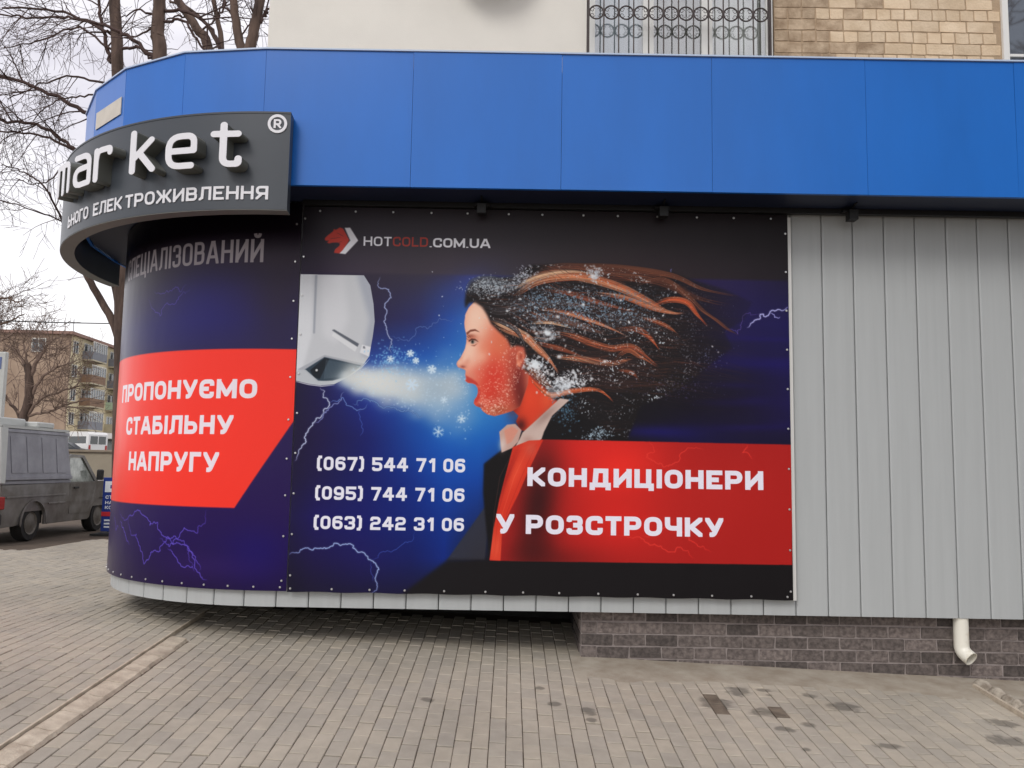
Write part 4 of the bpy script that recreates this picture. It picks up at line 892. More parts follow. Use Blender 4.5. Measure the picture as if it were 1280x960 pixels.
# brick plinth
base = MB(); base.box(.588, 9.2, .126, .4, -.6, .503); base = part(base, 'plinth_wall', m_bmort)
def brick_mesh(w_, h_, d_, seed, m, br=.004, rag=.004):
    rnd = random.Random(seed); b = MB(); n_ = 3; V = []
    outline = [(-w_ / 2 + br, -h_ / 2), (w_ / 2 - br, -h_ / 2), (w_ / 2, -h_ / 2 + br), (w_ / 2, h_ / 2 - br), (w_ / 2 - br, h_ / 2), (-w_ / 2 + br, h_ / 2), (-w_ / 2, h_ / 2 - br), (-w_ / 2, -h_ / 2 + br)]
    jo = [(x + rnd.uniform(-rag, rag), z + rnd.uniform(-rag, rag)) for x, z in outline]
    V = [(x, 0, z) for x, z in jo] + [(x, -d_ * .6, z) for x, z in jo] + [(x * (1 - .012), -d_ + rnd.uniform(-.0008, .0008), z * (1 - .03)) for x, z in jo]
    F = [(k * 8 + i, k * 8 + (i + 1) % 8, (k + 1) * 8 + (i + 1) % 8, (k + 1) * 8 + i) for k in (0, 1) for i in range(8)] + [tuple(range(16, 24))]
    b.add(V, F); return b.mesh('brick', m)
pb = [brick_mesh(.248, .083, .009, i, m_brick) for i in range(6)]; pbh = brick_mesh(.12, .085, .012, 9, m_brick)
bw = Vector((0, 1.5, .3))
for c in range(7):
    z = .458 - c * .0953; off = .13 * (c % 2); i = 0; x = .59
    if z < -.12: break
    while x < 7.2:
        half = (i == 0 and c % 2); w_ = .12 if half else .25; xc = x + w_ / 2
        if gh(xc, .1) < z + .045: o = put('brick', pbh if half else pb[random.randrange(6)], base, loc=(xc, .127 - bw.y, z - bw.z))
        x += w_ + .01; i += 1
for c in range(5):                                         # short return at the corner
    for q in range(3):
        me = pb[random.randrange(6)]; o = put('brick', me, base, loc=(.589 - bw.x, .26 + q * .26 + .13 * (c % 2) - bw.y, .458 - c * .0953 - bw.z)); o.rotation_euler = (0, 0, -math.pi / 2)
# fascia
FP = [(9.3, -.47), (7.41, -.47), (6.24, -.47), (5.07, -.47), (3.90, -.47), (2.731, -.47), (1.526, -.47), (.352, -.47), (-.815, -.47), (-1.975, -.47), (-2.646, -.384), (-3.25, -.087), (-3.70, .33), (-4.05, .86), (-4.26, 1.5), (-4.34, 2.2), (-4.34, 3.4), (-4.34, 4.6), (-4.34, 5.8), (-4.34, 7)]
ZF0, ZF1 = 3.775, 4.868
def offs(p, q, d):
    v = Vector((q[0] - p[0], q[1] - p[1])).normalized(); n_ = Vector((-v.y, v.x)); return n_ * d
for i in range(len(FP) - 1):
    p, q = Vector(FP[i]), Vector(FP[i + 1]); v = (q - p).normalized(); nrm = Vector((v.y, -v.x)); 
    if nrm.dot(Vector((CX, CY)) - p) > 0: nrm = -nrm
    a, c = p + v * .0013, q - v * .0013; e_ = .0015; ins = -nrm * .03; ta, tb = random.uniform(-.003, .003), random.uniform(-.003, .003)
    b = MB(); V = []
    for z, o_ in ((ZF0, -.03), (ZF0, -e_), (ZF0 + .0015, 0), (ZF1 - .0015, 0), (ZF1, -e_), (ZF1, -.03)):
        for r_ in (a, c): V.append((*(r_ + nrm * (o_ + (ta if z < 4 else tb))), z))
    b.add(V, [(2 * k, 2 * k + 1, 2 * k + 3, 2 * k + 2) for k in range(5)] + [(0, 2, 4, 6, 8, 10), (1, 3, 5, 7, 9, 11)]); part(b, 'fascia_panel', m_blue)
def inset(P, d):
    out_ = []
    for i, p in enumerate(P):
        v = Vector((CX, CY)) - Vector(p) if p[0] < CX else Vector((0, 1)); v.normalize(); out_.append((p[0] + v.x * d, p[1] + v.y * d))
    return out_
cap = MB(); A_, B_ = inset(FP, -.012), inset(FP, .05); n_ = len(FP)
cap.add([(*p, z) for z in (ZF1 + .002, ZF1 + .014) for p in A_ + B_], [(i, i + 1, n_ + i + 1, n_ + i) for i in range(n_ - 1)] + [(2 * n_ + i, 2 * n_ + i + 1, 3 * n_ + i + 1, 3 * n_ + i) for i in range(n_ - 1)] + [(i, i + 1, 2 * n_ + i + 1, 2 * n_ + i) for i in range(n_ - 1)]); part(cap, 'coping', mat('pale_coping', (190, 206, 230), .4))
sf = MB(); I_ = inset(FP, .035); sf.prism(I_ + [(9.3, 7)], 3.785, 3.80); part(sf, 'soffit', m_navy)
rf = MB(); rf.prism(inset(FP, .04) + [(9.3, 7)], 4.70, 4.74); part(rf, 'roof', mat('roofing_felt', (90, 88, 86), .9))
tr = MB(); tr.box(-1.74, 9.2, -.085, -.03, 3.742, 3.784); part(tr, 'trim_rail', m_black)
pl = MB(); c1, c2 = Vector((-3.25, -.087)), Vector((-3.70, .33)); vv = (c2 - c1).normalized(); nn = Vector((-vv.y, vv.x)); nn = nn if nn.dot(Vector((CX, CY)) - c1) < 0 else -nn
def onf(t, o_): q = c1 + (c2 - c1) * t + nn * o_; return (q.x, q.y)
pl.add([(*onf(t, o_), z) for o_ in (.001, .008) for t, z in ((.08, 4.495), (.92, 4.495), (.92, 4.645), (.08, 4.645))], [(4, 5, 6, 7), (0, 1, 5, 4), (1, 2, 6, 5), (2, 3, 7, 6), (3, 0, 4, 7)]); part(pl, 'cream_plate', mat('cream_plate', (214, 206, 192), .5, var=.12, vs=9), label='cream blank plate on the end fascia panel')
an = MB(); an.box(-2.36, -2.33, .2, .23, 4.74, 5.13); part(an, 'roof_stub', m_black)

# wall brackets under the soffit
for i, (x, lb) in enumerate(((-.27, 'small black bracket above the printed picture of a screaming face'), (1.2, 'small black bracket above the right half of the large banner'), (2.73, 'small black bracket above the bare grey siding'))):
    t = thing('wall_bracket', lb, 'bracket', (x, -.1, 3.74), 'brackets under the canopy')
    MB().box(-.06, .06, -.03, .01, .005, .022).ob('plate', m_black, t)
    MB().box(-.035, .035, -.10, -.01, -.075, .004).ob('shadow_block' if i < 2 else 'clamp', m_black, t)  # first two boxes stand in for the blurred shadow below their brackets
    MB().tube([(0, -.04, .02), (0, -.16, .045)], .008, 6).ob('stay', m_black, t)

# ------------------------------------------------------------------ banners
m_main = image_mat('banner_print', banner_main(HM), .42)
m_curv = image_mat('curved_banner_print', banner_curved(), .3)
m_pback = mat('banner_edge', (60, 58, 60), .6)
def uvgrid(pts, uvs, nu, nv, name, m, parent):
    me = bpy.data.meshes.new(name); F = [(j * (nu + 1) + i, j * (nu + 1) + i + 1, (j + 1) * (nu + 1) + i + 1, (j + 1) * (nu + 1) + i) for j in range(nv) for i in range(nu)]
    me.from_pydata(pts, [], F); me.materials.append(m); ul = me.uv_layers.new(name='UVMap')
    for lp in me.loops: ul.data[lp.index].uv = uvs[lp.vertex_index]
    for p in me.polygons: p.use_smooth = True
    return put(name, me, parent)
X0, Z1, BW, BH = -1.74, 3.735, 3.98, 3.11
bn = thing('banner', 'large dark blue banner with a screaming face, an air conditioner and phone numbers', 'banner', (.25, -.045, .625))
nu, nv = 60, 46; pts, uvs = [], []
for j in range(nv + 1):
    for i in range(nu + 1):
        u_, v_ = i / nu, j / nv; x = X0 + BW * u_; z = Z1 - BH + BH * v_
        ed = min(1, min(u_, 1 - u_, v_, 1 - v_) * 12); y = -.052 - .006 * ed * noise.noise(Vector((x * 1.1, z * 1.3, 3)))
        if v_ == 0: z += .006 * math.sin(x * 7.3) ** 2
        pts.append((x - .25, y + .045, z - .625)); uvs.append((u_, v_))
uvgrid(pts, uvs, nu, nv, 'printed_sheet', m_main, bn)
b = MB(); b.box(X0 + .01, X0 + BW - .004, -.045, -.012, Z1 - BH + .012, Z1 - .004); part(b, 'backing_frame', m_pback, bn)
b = MB(); b.box(X0 + BW - .002, X0 + BW + .028, -.046, -.004, Z1 - BH + .0, Z1 - .02); part(b, 'edge_trim', m_frame, bn)
scr = MB().lathe([(.0001, -.006), (.0075, -.0055), (.0095, -.002), (.0095, .0)], 8, axis='y').mesh('screw', m_steel, True)
k = 0
for i in range(14): put('screw', scr, bn, loc=(X0 + .04 + i * .3 + random.uniform(-.02, .02) - .25, -.009, Z1 - BH + .028 - .625))
for i in range(13): put('screw', scr, bn, loc=(X0 + .12 + i * .31 + random.uniform(-.02, .02) - .25, -.009, Z1 - .035 - .625))
for i in range(10):
    z = Z1 - .1 - i * .32; put('screw', scr, bn, loc=(X0 + .02 - .25, -.009, z - .625)); put('screw', scr, bn, loc=(X0 + BW - .02 - .25, -.009, z - .06 - .625))
# the curved one
cb = thing('curved_banner', 'purple banner with a red panel wrapped round the shop corner', 'banner', (-1.9, .0, .63))
RB = 2.0; pts, uvs = [], []; nu, nv = 60, 2; s_lo, s_hi = -.15, -.15 + 1150 / (1256 / 3.14)
for j in range(nv + 1):
    for i in range(nu + 1):
        a = s_hi + (s_lo - s_hi) * i / nu; z = .63 + 3.14 * j / nv
        if a > 0: th = a / RB; x, y = CX - RB * math.sin(th), CY - RB * math.cos(th)
        else: x, y = CX - a, CY - RB
        pts.append((x + 1.9, y, z - .63)); uvs.append((i / nu, j / nv))
uvgrid(pts, uvs, nu, nv, 'printed_sheet', m_curv, cb)
bb = MB(); n_ = nu + 1; 
def shell(b, r0, r1, z0, z1, a0, a1, n=40, c=(CX, CY)):
    V = []
    for i in range(n + 1):
        th = a0 + (a1 - a0) * i / n
        for r_, z in ((r0, z0), (r1, z0), (r1, z1), (r0, z1)): V.append((c[0] - r_ * math.sin(th), c[1] - r_ * math.cos(th), z))
    return b.add(V, [(i * 4 + j, (i + 1) * 4 + j, (i + 1) * 4 + (j + 1) % 4, i * 4 + (j + 1) % 4) for i in range(n) for j in range(4)] + [(0, 1, 2, 3), (4 * n, 4 * n + 1, 4 * n + 2, 4 * n + 3)])
part(shell(MB(), 1.965, 1.994, .638, 3.765, -.0, s_hi / RB), 'backing_sheet', m_pback, cb)
for i in range(14):
    a = -.1 + i * .21; th = a / RB
    o = put('screw', scr, cb, loc=(CX - (RB + .002) * math.sin(max(th, 0)) - min(a, 0) + 1.9, CY - (RB + .002) * math.cos(max(0, th)), .66 - .63)); o.rotation_euler = (0, 0, -max(0, th))
for i in range(10): put('screw', scr, cb, loc=(1.9 - 1.79, -.042, 3.6 - i * .32 - .63 + random.uniform(-.02, .02)))

# ------------------------------------------------------------------ raised lettering from stroke glyphs
def contours(D, xs_, ys_):
    """marching squares: closed loops of the zero line of D"""
    H_, W_ = D.shape; seg = {}
    def pt(e_):
        (j0, i0), (j1, i1) = e_; a, b = D[j0, i0], D[j1, i1]; t = a / (a - b); return (xs_[i0] + (xs_[i1] - xs_[i0]) * t, ys_[j0] + (ys_[j1] - ys_[j0]) * t)
    I = D < 0
    for j in range(H_ - 1):
        row = I[j, :-1].astype(int) + I[j, 1:] * 2 + I[j + 1, 1:] * 4 + I[j + 1, :-1] * 8
        for i in np.nonzero((row > 0) & (row < 15))[0]:
            c = row[i]; B = ((j, i), (j, i + 1)); Rr = ((j, i + 1), (j + 1, i + 1)); T = ((j + 1, i), (j + 1, i + 1)); Lf = ((j, i), (j + 1, i))
            tb = {1: [(Lf, B)], 2: [(B, Rr)], 3: [(Lf, Rr)], 4: [(Rr, T)], 5: [(Lf, B), (Rr, T)], 6: [(B, T)], 7: [(Lf, T)], 8: [(T, Lf)], 9: [(T, B)], 10: [(B, Rr), (T, Lf)], 11: [(T, Rr)], 12: [(Rr, Lf)], 13: [(Rr, B)], 14: [(B, Lf)]}[int(c)]
            for a, b in tb: seg.setdefault(a, []).append(b); seg.setdefault(b, []).append(a)
    loops = []; used = set()
    for s0 in list(seg):
        if s0 in used: continue
        lp = [s0]; used.add(s0); cur = s0
        while True:
            nx_ = [q for q in seg[cur] if q not in used]
            if not nx_: break
            cur = nx_[0]; used.add(cur); lp.append(cur)
        if len(lp) > 5: loops.append([pt(q) for q in lp])
    return loops
def simplify(lp, tol):
    keep = []; n = len(lp)
    for i in range(n):
        a = keep[-1] if keep else lp[i - 1]; b, c = lp[i], lp[(i + 1) % n]
        d = abs((c[0] - a[0]) * (b[1] - a[1]) - (c[1] - a[1]) * (b[0] - a[0])) / (math.hypot(c[0] - a[0], c[1] - a[1]) + 1e-9)
        if d > tol or math.hypot(b[0] - a[0], b[1] - a[1]) > .12: keep.append(b)
    return keep if len(keep) > 3 else lp
def letter_mesh(ch, sx_, h_, depth, w_, R__, ws=1., round_=False, step=.02, face=None, field=None):
    """extruded letter, x right, z up, front at y = -depth; (body, face) MBs"""
    Wd = max(GL[ch][0] * ws, w_) if field is None else 1
    xs_ = np.arange(-.1, Wd + .1 + step, step); ys_ = np.arange(-.3, 1.5, step); X, Y = np.meshgrid(xs_, ys_)
    D = (glyph_sdf(ch, X, Y, w_, R__, ws, round_)[0] if field is None else field(X, Y)) + 1e-6
    lps = [simplify(l, step * .035) for l in contours(D, xs_, ys_)]
    body, fc = MB(), MB()
    flat = [Vector((x, y, 0)) for l in lps for x, y in l]; tris = tessellate_polygon([[Vector((x, y, 0)) for x, y in l] for l in lps])
    Vb = [(p.x * sx_, -depth, p.y * h_) for p in flat]; (fc if face else body).add(Vb, tris)
    if face: fc.add([(x, y + .006, z) for x, y, z in Vb], tris)
    o = 0
    for l in lps:
        n = len(l); V = [(x * sx_, y_, z * h_) for y_ in (0, -depth + (.004 if face else 0)) for x, z in l]
        body.add(V, [(i, (i + 1) % n, n + (i + 1) % n, n + i) for i in range(n)])
        if face: fc.add([(x * sx_, y_, z * h_) for y_ in (-depth + .006, -depth) for x, z in l], [(i, (i + 1) % n, n + (i + 1) % n, n + i) for i in range(n)])
    return body, fc, Wd
sg = thing('shop_sign', 'curved dark grey sign with raised white letters market', 'sign', (-1.9, -.6, 3.54))
RO = 2.56; a_r, a_l = R_(-3.9), R_(98)
part(shell(MB(), 2.452, RO, 3.54, 4.30, a_r, a_l, 60), 'sign_panel', m_sign, sg, smooth=True)
part(shell(MB(), 2.44, RO - .003, 3.534, 3.5405, a_r, a_l, 60), 'bottom_rim', m_signs, sg, smooth=True)
part(shell(MB(), 2.445, RO + .004, 4.292, 4.306, a_r, a_l, 60), 'top_rim', m_sign, sg, smooth=True)
def place(o, th, r_, z):
    o.location = (CX - r_ * math.sin(th) + 1.9, CY - r_ * math.cos(th) + .6, z - 3.54); o.rotation_euler = (0, 0, -th)
for ch, tl, tr_ in (('m', 48.2, 41.6), ('a', 40.1, 33.9), ('r', 33.2, 28.2), ('k', 23.9, 18.4), ('e', 16.5, 10.75), ('t', 8.5, 3.1)):
    RF = 2.68; chord = 2 * RF * math.sin(R_(tl - tr_) / 2); wd = GL[ch][0]
    body, fc, Wd = letter_mesh(ch, chord / wd, .35, .12, .138, .3, 1., True, .018, True)
    sh = lambda p: (p[0] - chord / 2, p[1], p[2]); body.xf(sh); fc.xf(sh)
    o = body.ob('letter', m_side, sg); place(o, R_((tl + tr_) / 2), RO * 1.0, 3.825)
    fc.ob('letter_face', m_white, o)
def small_text(s_, tl, tr_, z, h_, gap=.14):
    tot = sum(max(GL[c_][0], .18) + gap for c_ in s_) - gap; k_ = R_(tl - tr_) * RO / tot; x = 0
    for c_ in s_:
        wd = max(GL[c_][0], .18); body, _, _ = letter_mesh(c_, k_, h_, .006, .18, .42, 1., False, .035); body.xf(lambda p: (p[0] - wd * k_ / 2, p[1], p[2]))
        o = body.ob('letter', m_white, sg); place(o, R_(tl) - (x + wd / 2) * k_ / RO, RO + .001, z); x += wd + gap
small_text('ЬНОГО', 49.5, 39.0, 3.613, .105); small_text('ЕЛЕК', 37.1, 28.3, 3.613, .105); small_text('ТРОЖИВЛЕННЯ', 27.4, -.69, 3.613, .105)
ring = lambda X, Y: np.abs(np.hypot(X - .5, Y - .5) - .42) - .07
body, _, _ = letter_mesh('О', .15, .15, .006, .1, .3, 1, False, .02, None, ring); body.xf(lambda p: (p[0] - .075, p[1], p[2])); o = body.ob('trademark_ring', m_white, sg); place(o, R_(-1.7), RO + .001, 4.134)
body, _, _ = letter_mesh('R', .08, .07, .006, .2, .3, .9, False, .03); body.xf(lambda p: (p[0] - .028, p[1], p[2])); o = body.ob('letter', m_white, sg); place(o, R_(-1.7), RO + .001, 4.174)

# ------------------------------------------------------------------ downpipe
dp = thing('downpipe', 'ivory plastic downpipe with a bent outlet below the grey siding', 'pipe', (3.6, .04, .2))
def arc_path(): 
    P = [(3.610, .062, .5), (3.610, .062, .40), (3.610, .062, .28)]
    for t in np.linspace(.15, 1, 6): a = t * R_(60); P.append((3.610 + .05 * (1 - math.cos(a)), .062 - .10 * (1 - math.cos(a)), .28 - .085 * math.sin(a)))
    e_ = Vector(P[-1]); d_ = (e_ - Vector(P[-2])).normalized(); P.append(tuple(e_ + d_ * .03)); return P
P = arc_path(); b = MB(); b.tube(P, .057, 20, cap=False); part(b, 'pipe', m_pvc, dp, smooth=True)
b = MB(); b.tube(P[3:], .051, 20, cap=False); part(b, 'pipe_inside', m_pvc, dp, smooth=True)
e1, e0 = Vector(P[-1]), Vector(P[-2]); dd = (e1 - e0).normalized(); b = MB(); a_ = dd.orthogonal().normalized(); c_ = dd.cross(a_); V = []
for i in range(20):
    an_ = i * math.pi / 10; q = a_ * math.cos(an_) + c_ * math.sin(an_); V += [e1 + q * .051, e1 + q * .0575]
b.add(V, [(2 * i, 2 * i + 1, (2 * i + 3) % 40, (2 * i + 2) % 40) for i in range(20)]); part(b, 'rim', m_pvc, dp)

# ------------------------------------------------------------------ the block of flats the shop leans on
fb = thing('apartment_block', 'block of flats with cream plaster and sand-coloured brick above the blue fascia', 'building', (1, 3, 4))
WY = .7
for x0, x1, z0, z1 in ((-2.33, .64, 4.745, 11), (2.395, 4.52, 4.745, 4.96), (.64, 2.395, 4.745, 5.07), (.64, 2.395, 6.62, 11)):
    part(MB().box(x0, x1, WY if x0 < 2 else WY + .015, 9, z0, z1), 'wall', m_plaster, fb)
bwall = part(MB().box(2.395, 4.52, WY + .012, 9, 4.961, 11), 'brick_wall', m_ymort, fb)
org = Vector((1, 3, 4)); rnd = random.Random(5); cache = {}
def up_brick(xc, z, w_, par, weather, stuff=None):
    key = (round(w_, 3), rnd.randrange(4), weather)
    if stuff is not None: stuff.box(xc - w_ / 2, xc + w_ / 2, WY - .004, WY + .012, z - .047, z + .047); return
    if key not in cache: cache[key] = brick_mesh(w_, .101, .006, len(cache) + 31, m_obrick if weather else m_ybrick, .006, .004)
    o = put('brick', cache[key], par, loc=(xc - org.x, WY + .0125 - org.y, z - org.z)); o.rotation_euler = (0, rnd.uniform(-.006, .006), 0)
stf = MB()
for c in range(46):
    z = 5.02 + c * .1115; x = 2.40; header = c % 2 == 0; tgt = stf if z > 6.35 else None
    if c % 2: x -= .0
    while x < 4.44:
        w_ = (.118 if header else .245)
        if rnd.random() < .12: w_ = .17 if header else .118
        if x + w_ > 4.50: w_ = 4.505 - x
        if w_ > .04: up_brick(x + w_ / 2, z, w_, bwall, x < 2.95 + rnd.uniform(-.35, .35), tgt)
        x += w_ + .012
stf.xf(lambda p: (p[0] - org.x, p[1] - org.y, p[2] - org.z)).ob('upper_bricks', m_ybrick, bwall, kind='stuff')
# window behind the grille
def window(x0, x1, z0, z1, splits, curtains, label):
    wf = MB(); y0, y1 = WY + .02, WY + .08
    for a, b_ in ((x0, x0 + .06), (x1 - .06, x1)): wf.box(a, b_, y0, y1, z0, z1)
    wf.box(x0 + .061, x1 - .061, y0 + .002, y1, z0, z0 + .06); wf.box(x0 + .061, x1 - .061, y0 + .002, y1, z1 - .06, z1)
    for s_ in splits: wf.box(s_ - .05, s_ + .05, y0 - .004, y1 - .002, z0 + .061, z1 - .061)
    wn_ = part(wf, 'window', m_wframe, fb, label=label)
    ed = [x0] + splits + [x1]
    for i in range(len(ed) - 1):
        part(MB().box(ed[i] + .045, ed[i + 1] - .045, y0 + .02, y0 + .026, z0 + .055, z1 - .055), 'pane', m_glass, wn_)
        b = MB(); n_ = 24; V = []
        for q in range(n_ + 1):
            x = ed[i] + .05 + (ed[i + 1] - ed[i] - .1) * q / n_
            for z in (z0 + .03, z1 - .03): V.append((x, y1 + .05 + .012 * math.sin(x * 60), z))
        b.add(V, [(2 * q, 2 * q + 2, 2 * q + 3, 2 * q + 1) for q in range(n_)]); part(b, 'curtain', curtains[i], wn_)
m_glass = bpy.data.materials.new('window_glass'); m_glass.use_nodes = True; t = m_glass.node_tree; t.nodes.remove(t.nodes['Principled BSDF'])
tr_n = t.nodes.new('ShaderNodeBsdfTransparent'); tr_n.inputs[0].default_value = (.93, .95, .95, 1); gl_n = t.nodes.new('ShaderNodeBsdfGlossy'); gl_n.inputs['Roughness'].default_value = .01; ms = t.nodes.new('ShaderNodeMixShader'); ms.inputs[0].default_value = .3
t.links.new(tr_n.outputs[0], ms.inputs[1]); t.links.new(gl_n.outputs[0], ms.inputs[2]); t.links.new(ms.outputs[0], t.nodes['Material Output'].inputs['Surface'])
m_mirror = mat('reflective_glass', (186, 196, 208), .03, metal=.85, var=.05, vs=2)
m_cw = mat('white_curtain', (232, 232, 226), .8); m_cg = mat('grey_curtain', (150, 148, 142), .8); m_cb = mat('pale_blue_blind', (206, 216, 224), .7)
window(.66, 2.385, 5.1, 6.6, [1.22, 1.77], [m_cb, m_cg, m_cw], 'window with white frames and a grey curtain behind the iron grille')
part(MB().box(.645, 2.39, WY - .03, WY + .2, 5.072, 5.098), 'sill', m_wframe, fb)
part(MB().box(.645, 2.39, WY + .3, WY + .36, 5.1, 6.6), 'room_back', m_cw, fb)
# window at the right-hand end
gw = part(MB().box(4.52, 4.575, WY - .02, WY + .1, 4.9, 8.5), 'window', m_wframe, fb, label='white-framed reflecting window at the right end of the brick')
part(MB().box(4.576, 6.9, WY + .03, WY + .05, 4.9, 8.5), 'pane', m_mirror, gw)
part(MB().box(4.576, 6.9, WY + .0, WY + .06, 5.52, 5.545), 'glazing_bar', m_wframe, gw)
part(MB().box(4.52, 9.0, WY + .08, 9, 4.745, 11), 'side_wall', m_plaster, fb)
# iron grille
gr = thing('window_grille', 'wrought iron window grille with a row of scrolled rings', 'grille', (1.48, .58, 5.1))
x = .65; k = 0
bar = MB().tube([(0, 0, -.1), (0, 0, 1.5)], .0065, 6).mesh('bar', m_iron, True)
while x < 2.33: put('bar', bar, gr, loc=(x - 1.48, 0, 0)); x += .1375; k += 1
for z in (-.12, .0, 1.5): MB().tube([(.63 - 1.48, 0, z), (2.35 - 1.48, 0, z)], .009, 6).ob('rail', m_iron, gr)
for xx in (.645, 2.318): MB().box(xx - 1.489, xx - 1.471, -.009, .009, -.15, 1.53).ob('frame_post', m_iron, gr)
for xx in (.645, 2.318): MB().tube([(xx - 1.48, 0, .0), (xx - 1.48, .12, .0)], .008, 6).ob('wall_tie', m_iron, gr)
rg = MB(); rg.tube([(.064 * math.cos(a), 0, .064 * math.sin(a)) for a in np.linspace(0, 2 * math.pi, 25)], .0075, 6, cap=False); rg = rg.mesh('ring', m_iron, True)
def curl(sx_, sz_):
    P = []
    for t_ in np.linspace(0, 1, 16): a = math.pi * .1 + t_ * 2.2 * math.pi; rr_ = .024 * (1 - .72 * t_); P.append((sx_ * (.036 - rr_ * math.cos(a)), 0, sz_ * (.02 + rr_ * math.sin(a) + .004)))
    return P
cm = MB()
for a in (-1, 1):
    for b_ in (-1, 1): cm.tube(curl(a, b_), .0028, 5)
cm = cm.mesh('scroll', m_iron, True)
for row in (5.815, 6.3):
    x = .71875
    while x < 2.33: o = put('ring', rg, gr, loc=(x - 1.48, -.002, row - 5.1)); put('scroll', cm, o, loc=(0, .001, 0)); x += .1375
# satellite dish whose lower rim just enters the picture
sd_ = thing('satellite_dish', 'lower rim of a dark dish on the cream wall, at the top edge', 'dish', (-.28, WY, 6.36))
b = MB(); prof = [(0.001, .06)] + [(r_, .06 - .11 * (r_ / .36) ** 2) for r_ in (.1, .2, .3, .36)]; b.lathe(prof + [(.365, -.055), (.3, -.03), (.1, .055)], 32, axis='y'); b.xf(lambda p: (p[0], p[1] - .22, p[2] * .92 + .02)); b.ob('dish', mat('dish_grey', (120, 112, 104), .5), sd_, smooth=True)
MB().tube([(0, -.16, 0), (0, -.02, .05)], .018, 8).ob('arm', m_black, sd_); MB().tube([(0, -.19, -.28), (0, -.55, -.02)], .009, 6).ob('feed_arm', m_black, sd_)
MB().lathe([(.03, 0), (.035, .02), (.035, .07), (.02, .09)], 12, (0, -.6, 0), 'y').ob('receiver', m_black, sd_)
# ------------------------------------------------------------------ street to the left
m_terr = mat('dusty_asphalt', (120, 116, 110), .95, var=.2, vs=.5, bump=.4, bs=20)
m_rw = mat('beige_retaining_concrete', (168, 158, 140), .9, var=.18, vs=1.2, bump=.4, bs=18)
terr = MB(); terr.box(-500, 500, 18.25, 520, -.5, 1.8); terr.ob('upper_street', m_terr, kind='structure')
rw = thing('retaining_wall', 'low beige concrete retaining wall behind the parked pickup', 'retaining wall', (-20, 18.1, .2))
for i in range(16): MB().cbox(-26 + i * 2.5, -26 + i * 2.5 + 2.48, -.08, .1, -.4, 1.68, .01).ob('panel', m_rw, rw)
for i in range(8): MB().cbox(-26 + i * 5, -26 + i * 5 + 4.985, -.14, .16, 1.683, 1.76, .012).ob('coping', mat('coping_concrete', (146, 134, 118), .9, var=.2) if i == 0 else bpy.data.materials['coping_concrete'], rw)

# five-storey block ---------------------------------------------------------
blk = thing('five_storey_block', 'long five-storey block of flats with yellowed walls and stacked balconies', 'building', (-50.5, 89, 1.8))
m_yel = mat('yellowed_render', (222, 210, 176), .9, col2=(190, 174, 140), vs=.25); m_gab = mat('weathered_brown_brickwork', (172, 150, 130), .95, col2=(146, 124, 106), vs=.35)
m_roofe = mat('reddish_eave', (146, 116, 104), .8); m_win = mat('far_glass', (70, 80, 88), .12, spec=.8); m_wf = mat('far_white_frame', (214, 212, 204), .6)
m_par = [mat('grey_balcony_panel', (128, 130, 136), .7, var=.15, vs=2), mat('brown_balcony_panel', (140, 112, 90), .8, var=.15, vs=2), mat('pale_balcony_panel', (196, 186, 160), .8, var=.15, vs=2), mat('mint_balcony_panel', (182, 204, 176), .7)]
ang = math.atan2(-.052, .999)
blk.rotation_euler = (0, 0, -ang * -1 * -1)           # long side runs almost straight away from the camera
HB = 14.2; LB = 62
MB().box(-32, 0, 0, .4, 0, HB).ob('gable_wall', m_gab, blk)
MB().box(-.4, 0, .401, LB, 0, HB).ob('long_wall', m_yel, blk)
MB().box(-32, -.401, .401, LB, 0, HB - .1).ob('core', m_gab, blk)
rfm = MB().box(-32.5, .45, -.4, LB + .4, HB + .001, HB + .35); rfm.ob('roof', m_roofe, blk)
for y_ in (8, 14, 22, 27, 36): MB().box(-6, -5, y_, y_ + 1.3, HB + .35, HB + 1.5).ob('chimney', m_par[2], blk)
for y_ in (5, 18): MB().tube([(-2, y_, HB + .3), (-2, y_, HB + 2.6)], .04, 4).ob('aerial', m_black, blk)
def fwin(y0, y1, z0, z1, side='long'):
    """window with frame and pane on the long wall (facing +x) or gable (facing -y)"""
    f_ = MB(); p_ = MB(); n_ = max(1, round((y1 - y0) / .75))
    for a, b_ in ((y0, y0 + .1), (y1 - .1, y1)): f_.box(.002, .09, a, b_, z0, z1)
    f_.box(.002, .085, y0 + .1, y1 - .1, z0, z0 + .1); f_.box(.002, .085, y0 + .1, y1 - .1, z1 - .1, z1)
    for i in range(1, n_): yy_ = y0 + (y1 - y0) * i / n_; f_.box(.002, .08, yy_ - .05, yy_ + .05, z0 + .1, z1 - .1)
    p_.box(.001, .03, y0 + .09, y1 - .09, z0 + .09, z1 - .09)
    if side != 'long':
        for q in (f_, p_): q.xf(lambda p: (p[1], -p[0], p[2]))
    o = f_.ob('window', m_wf, blk); p_.ob('pane', m_win, o)
rnd = random.Random(8)
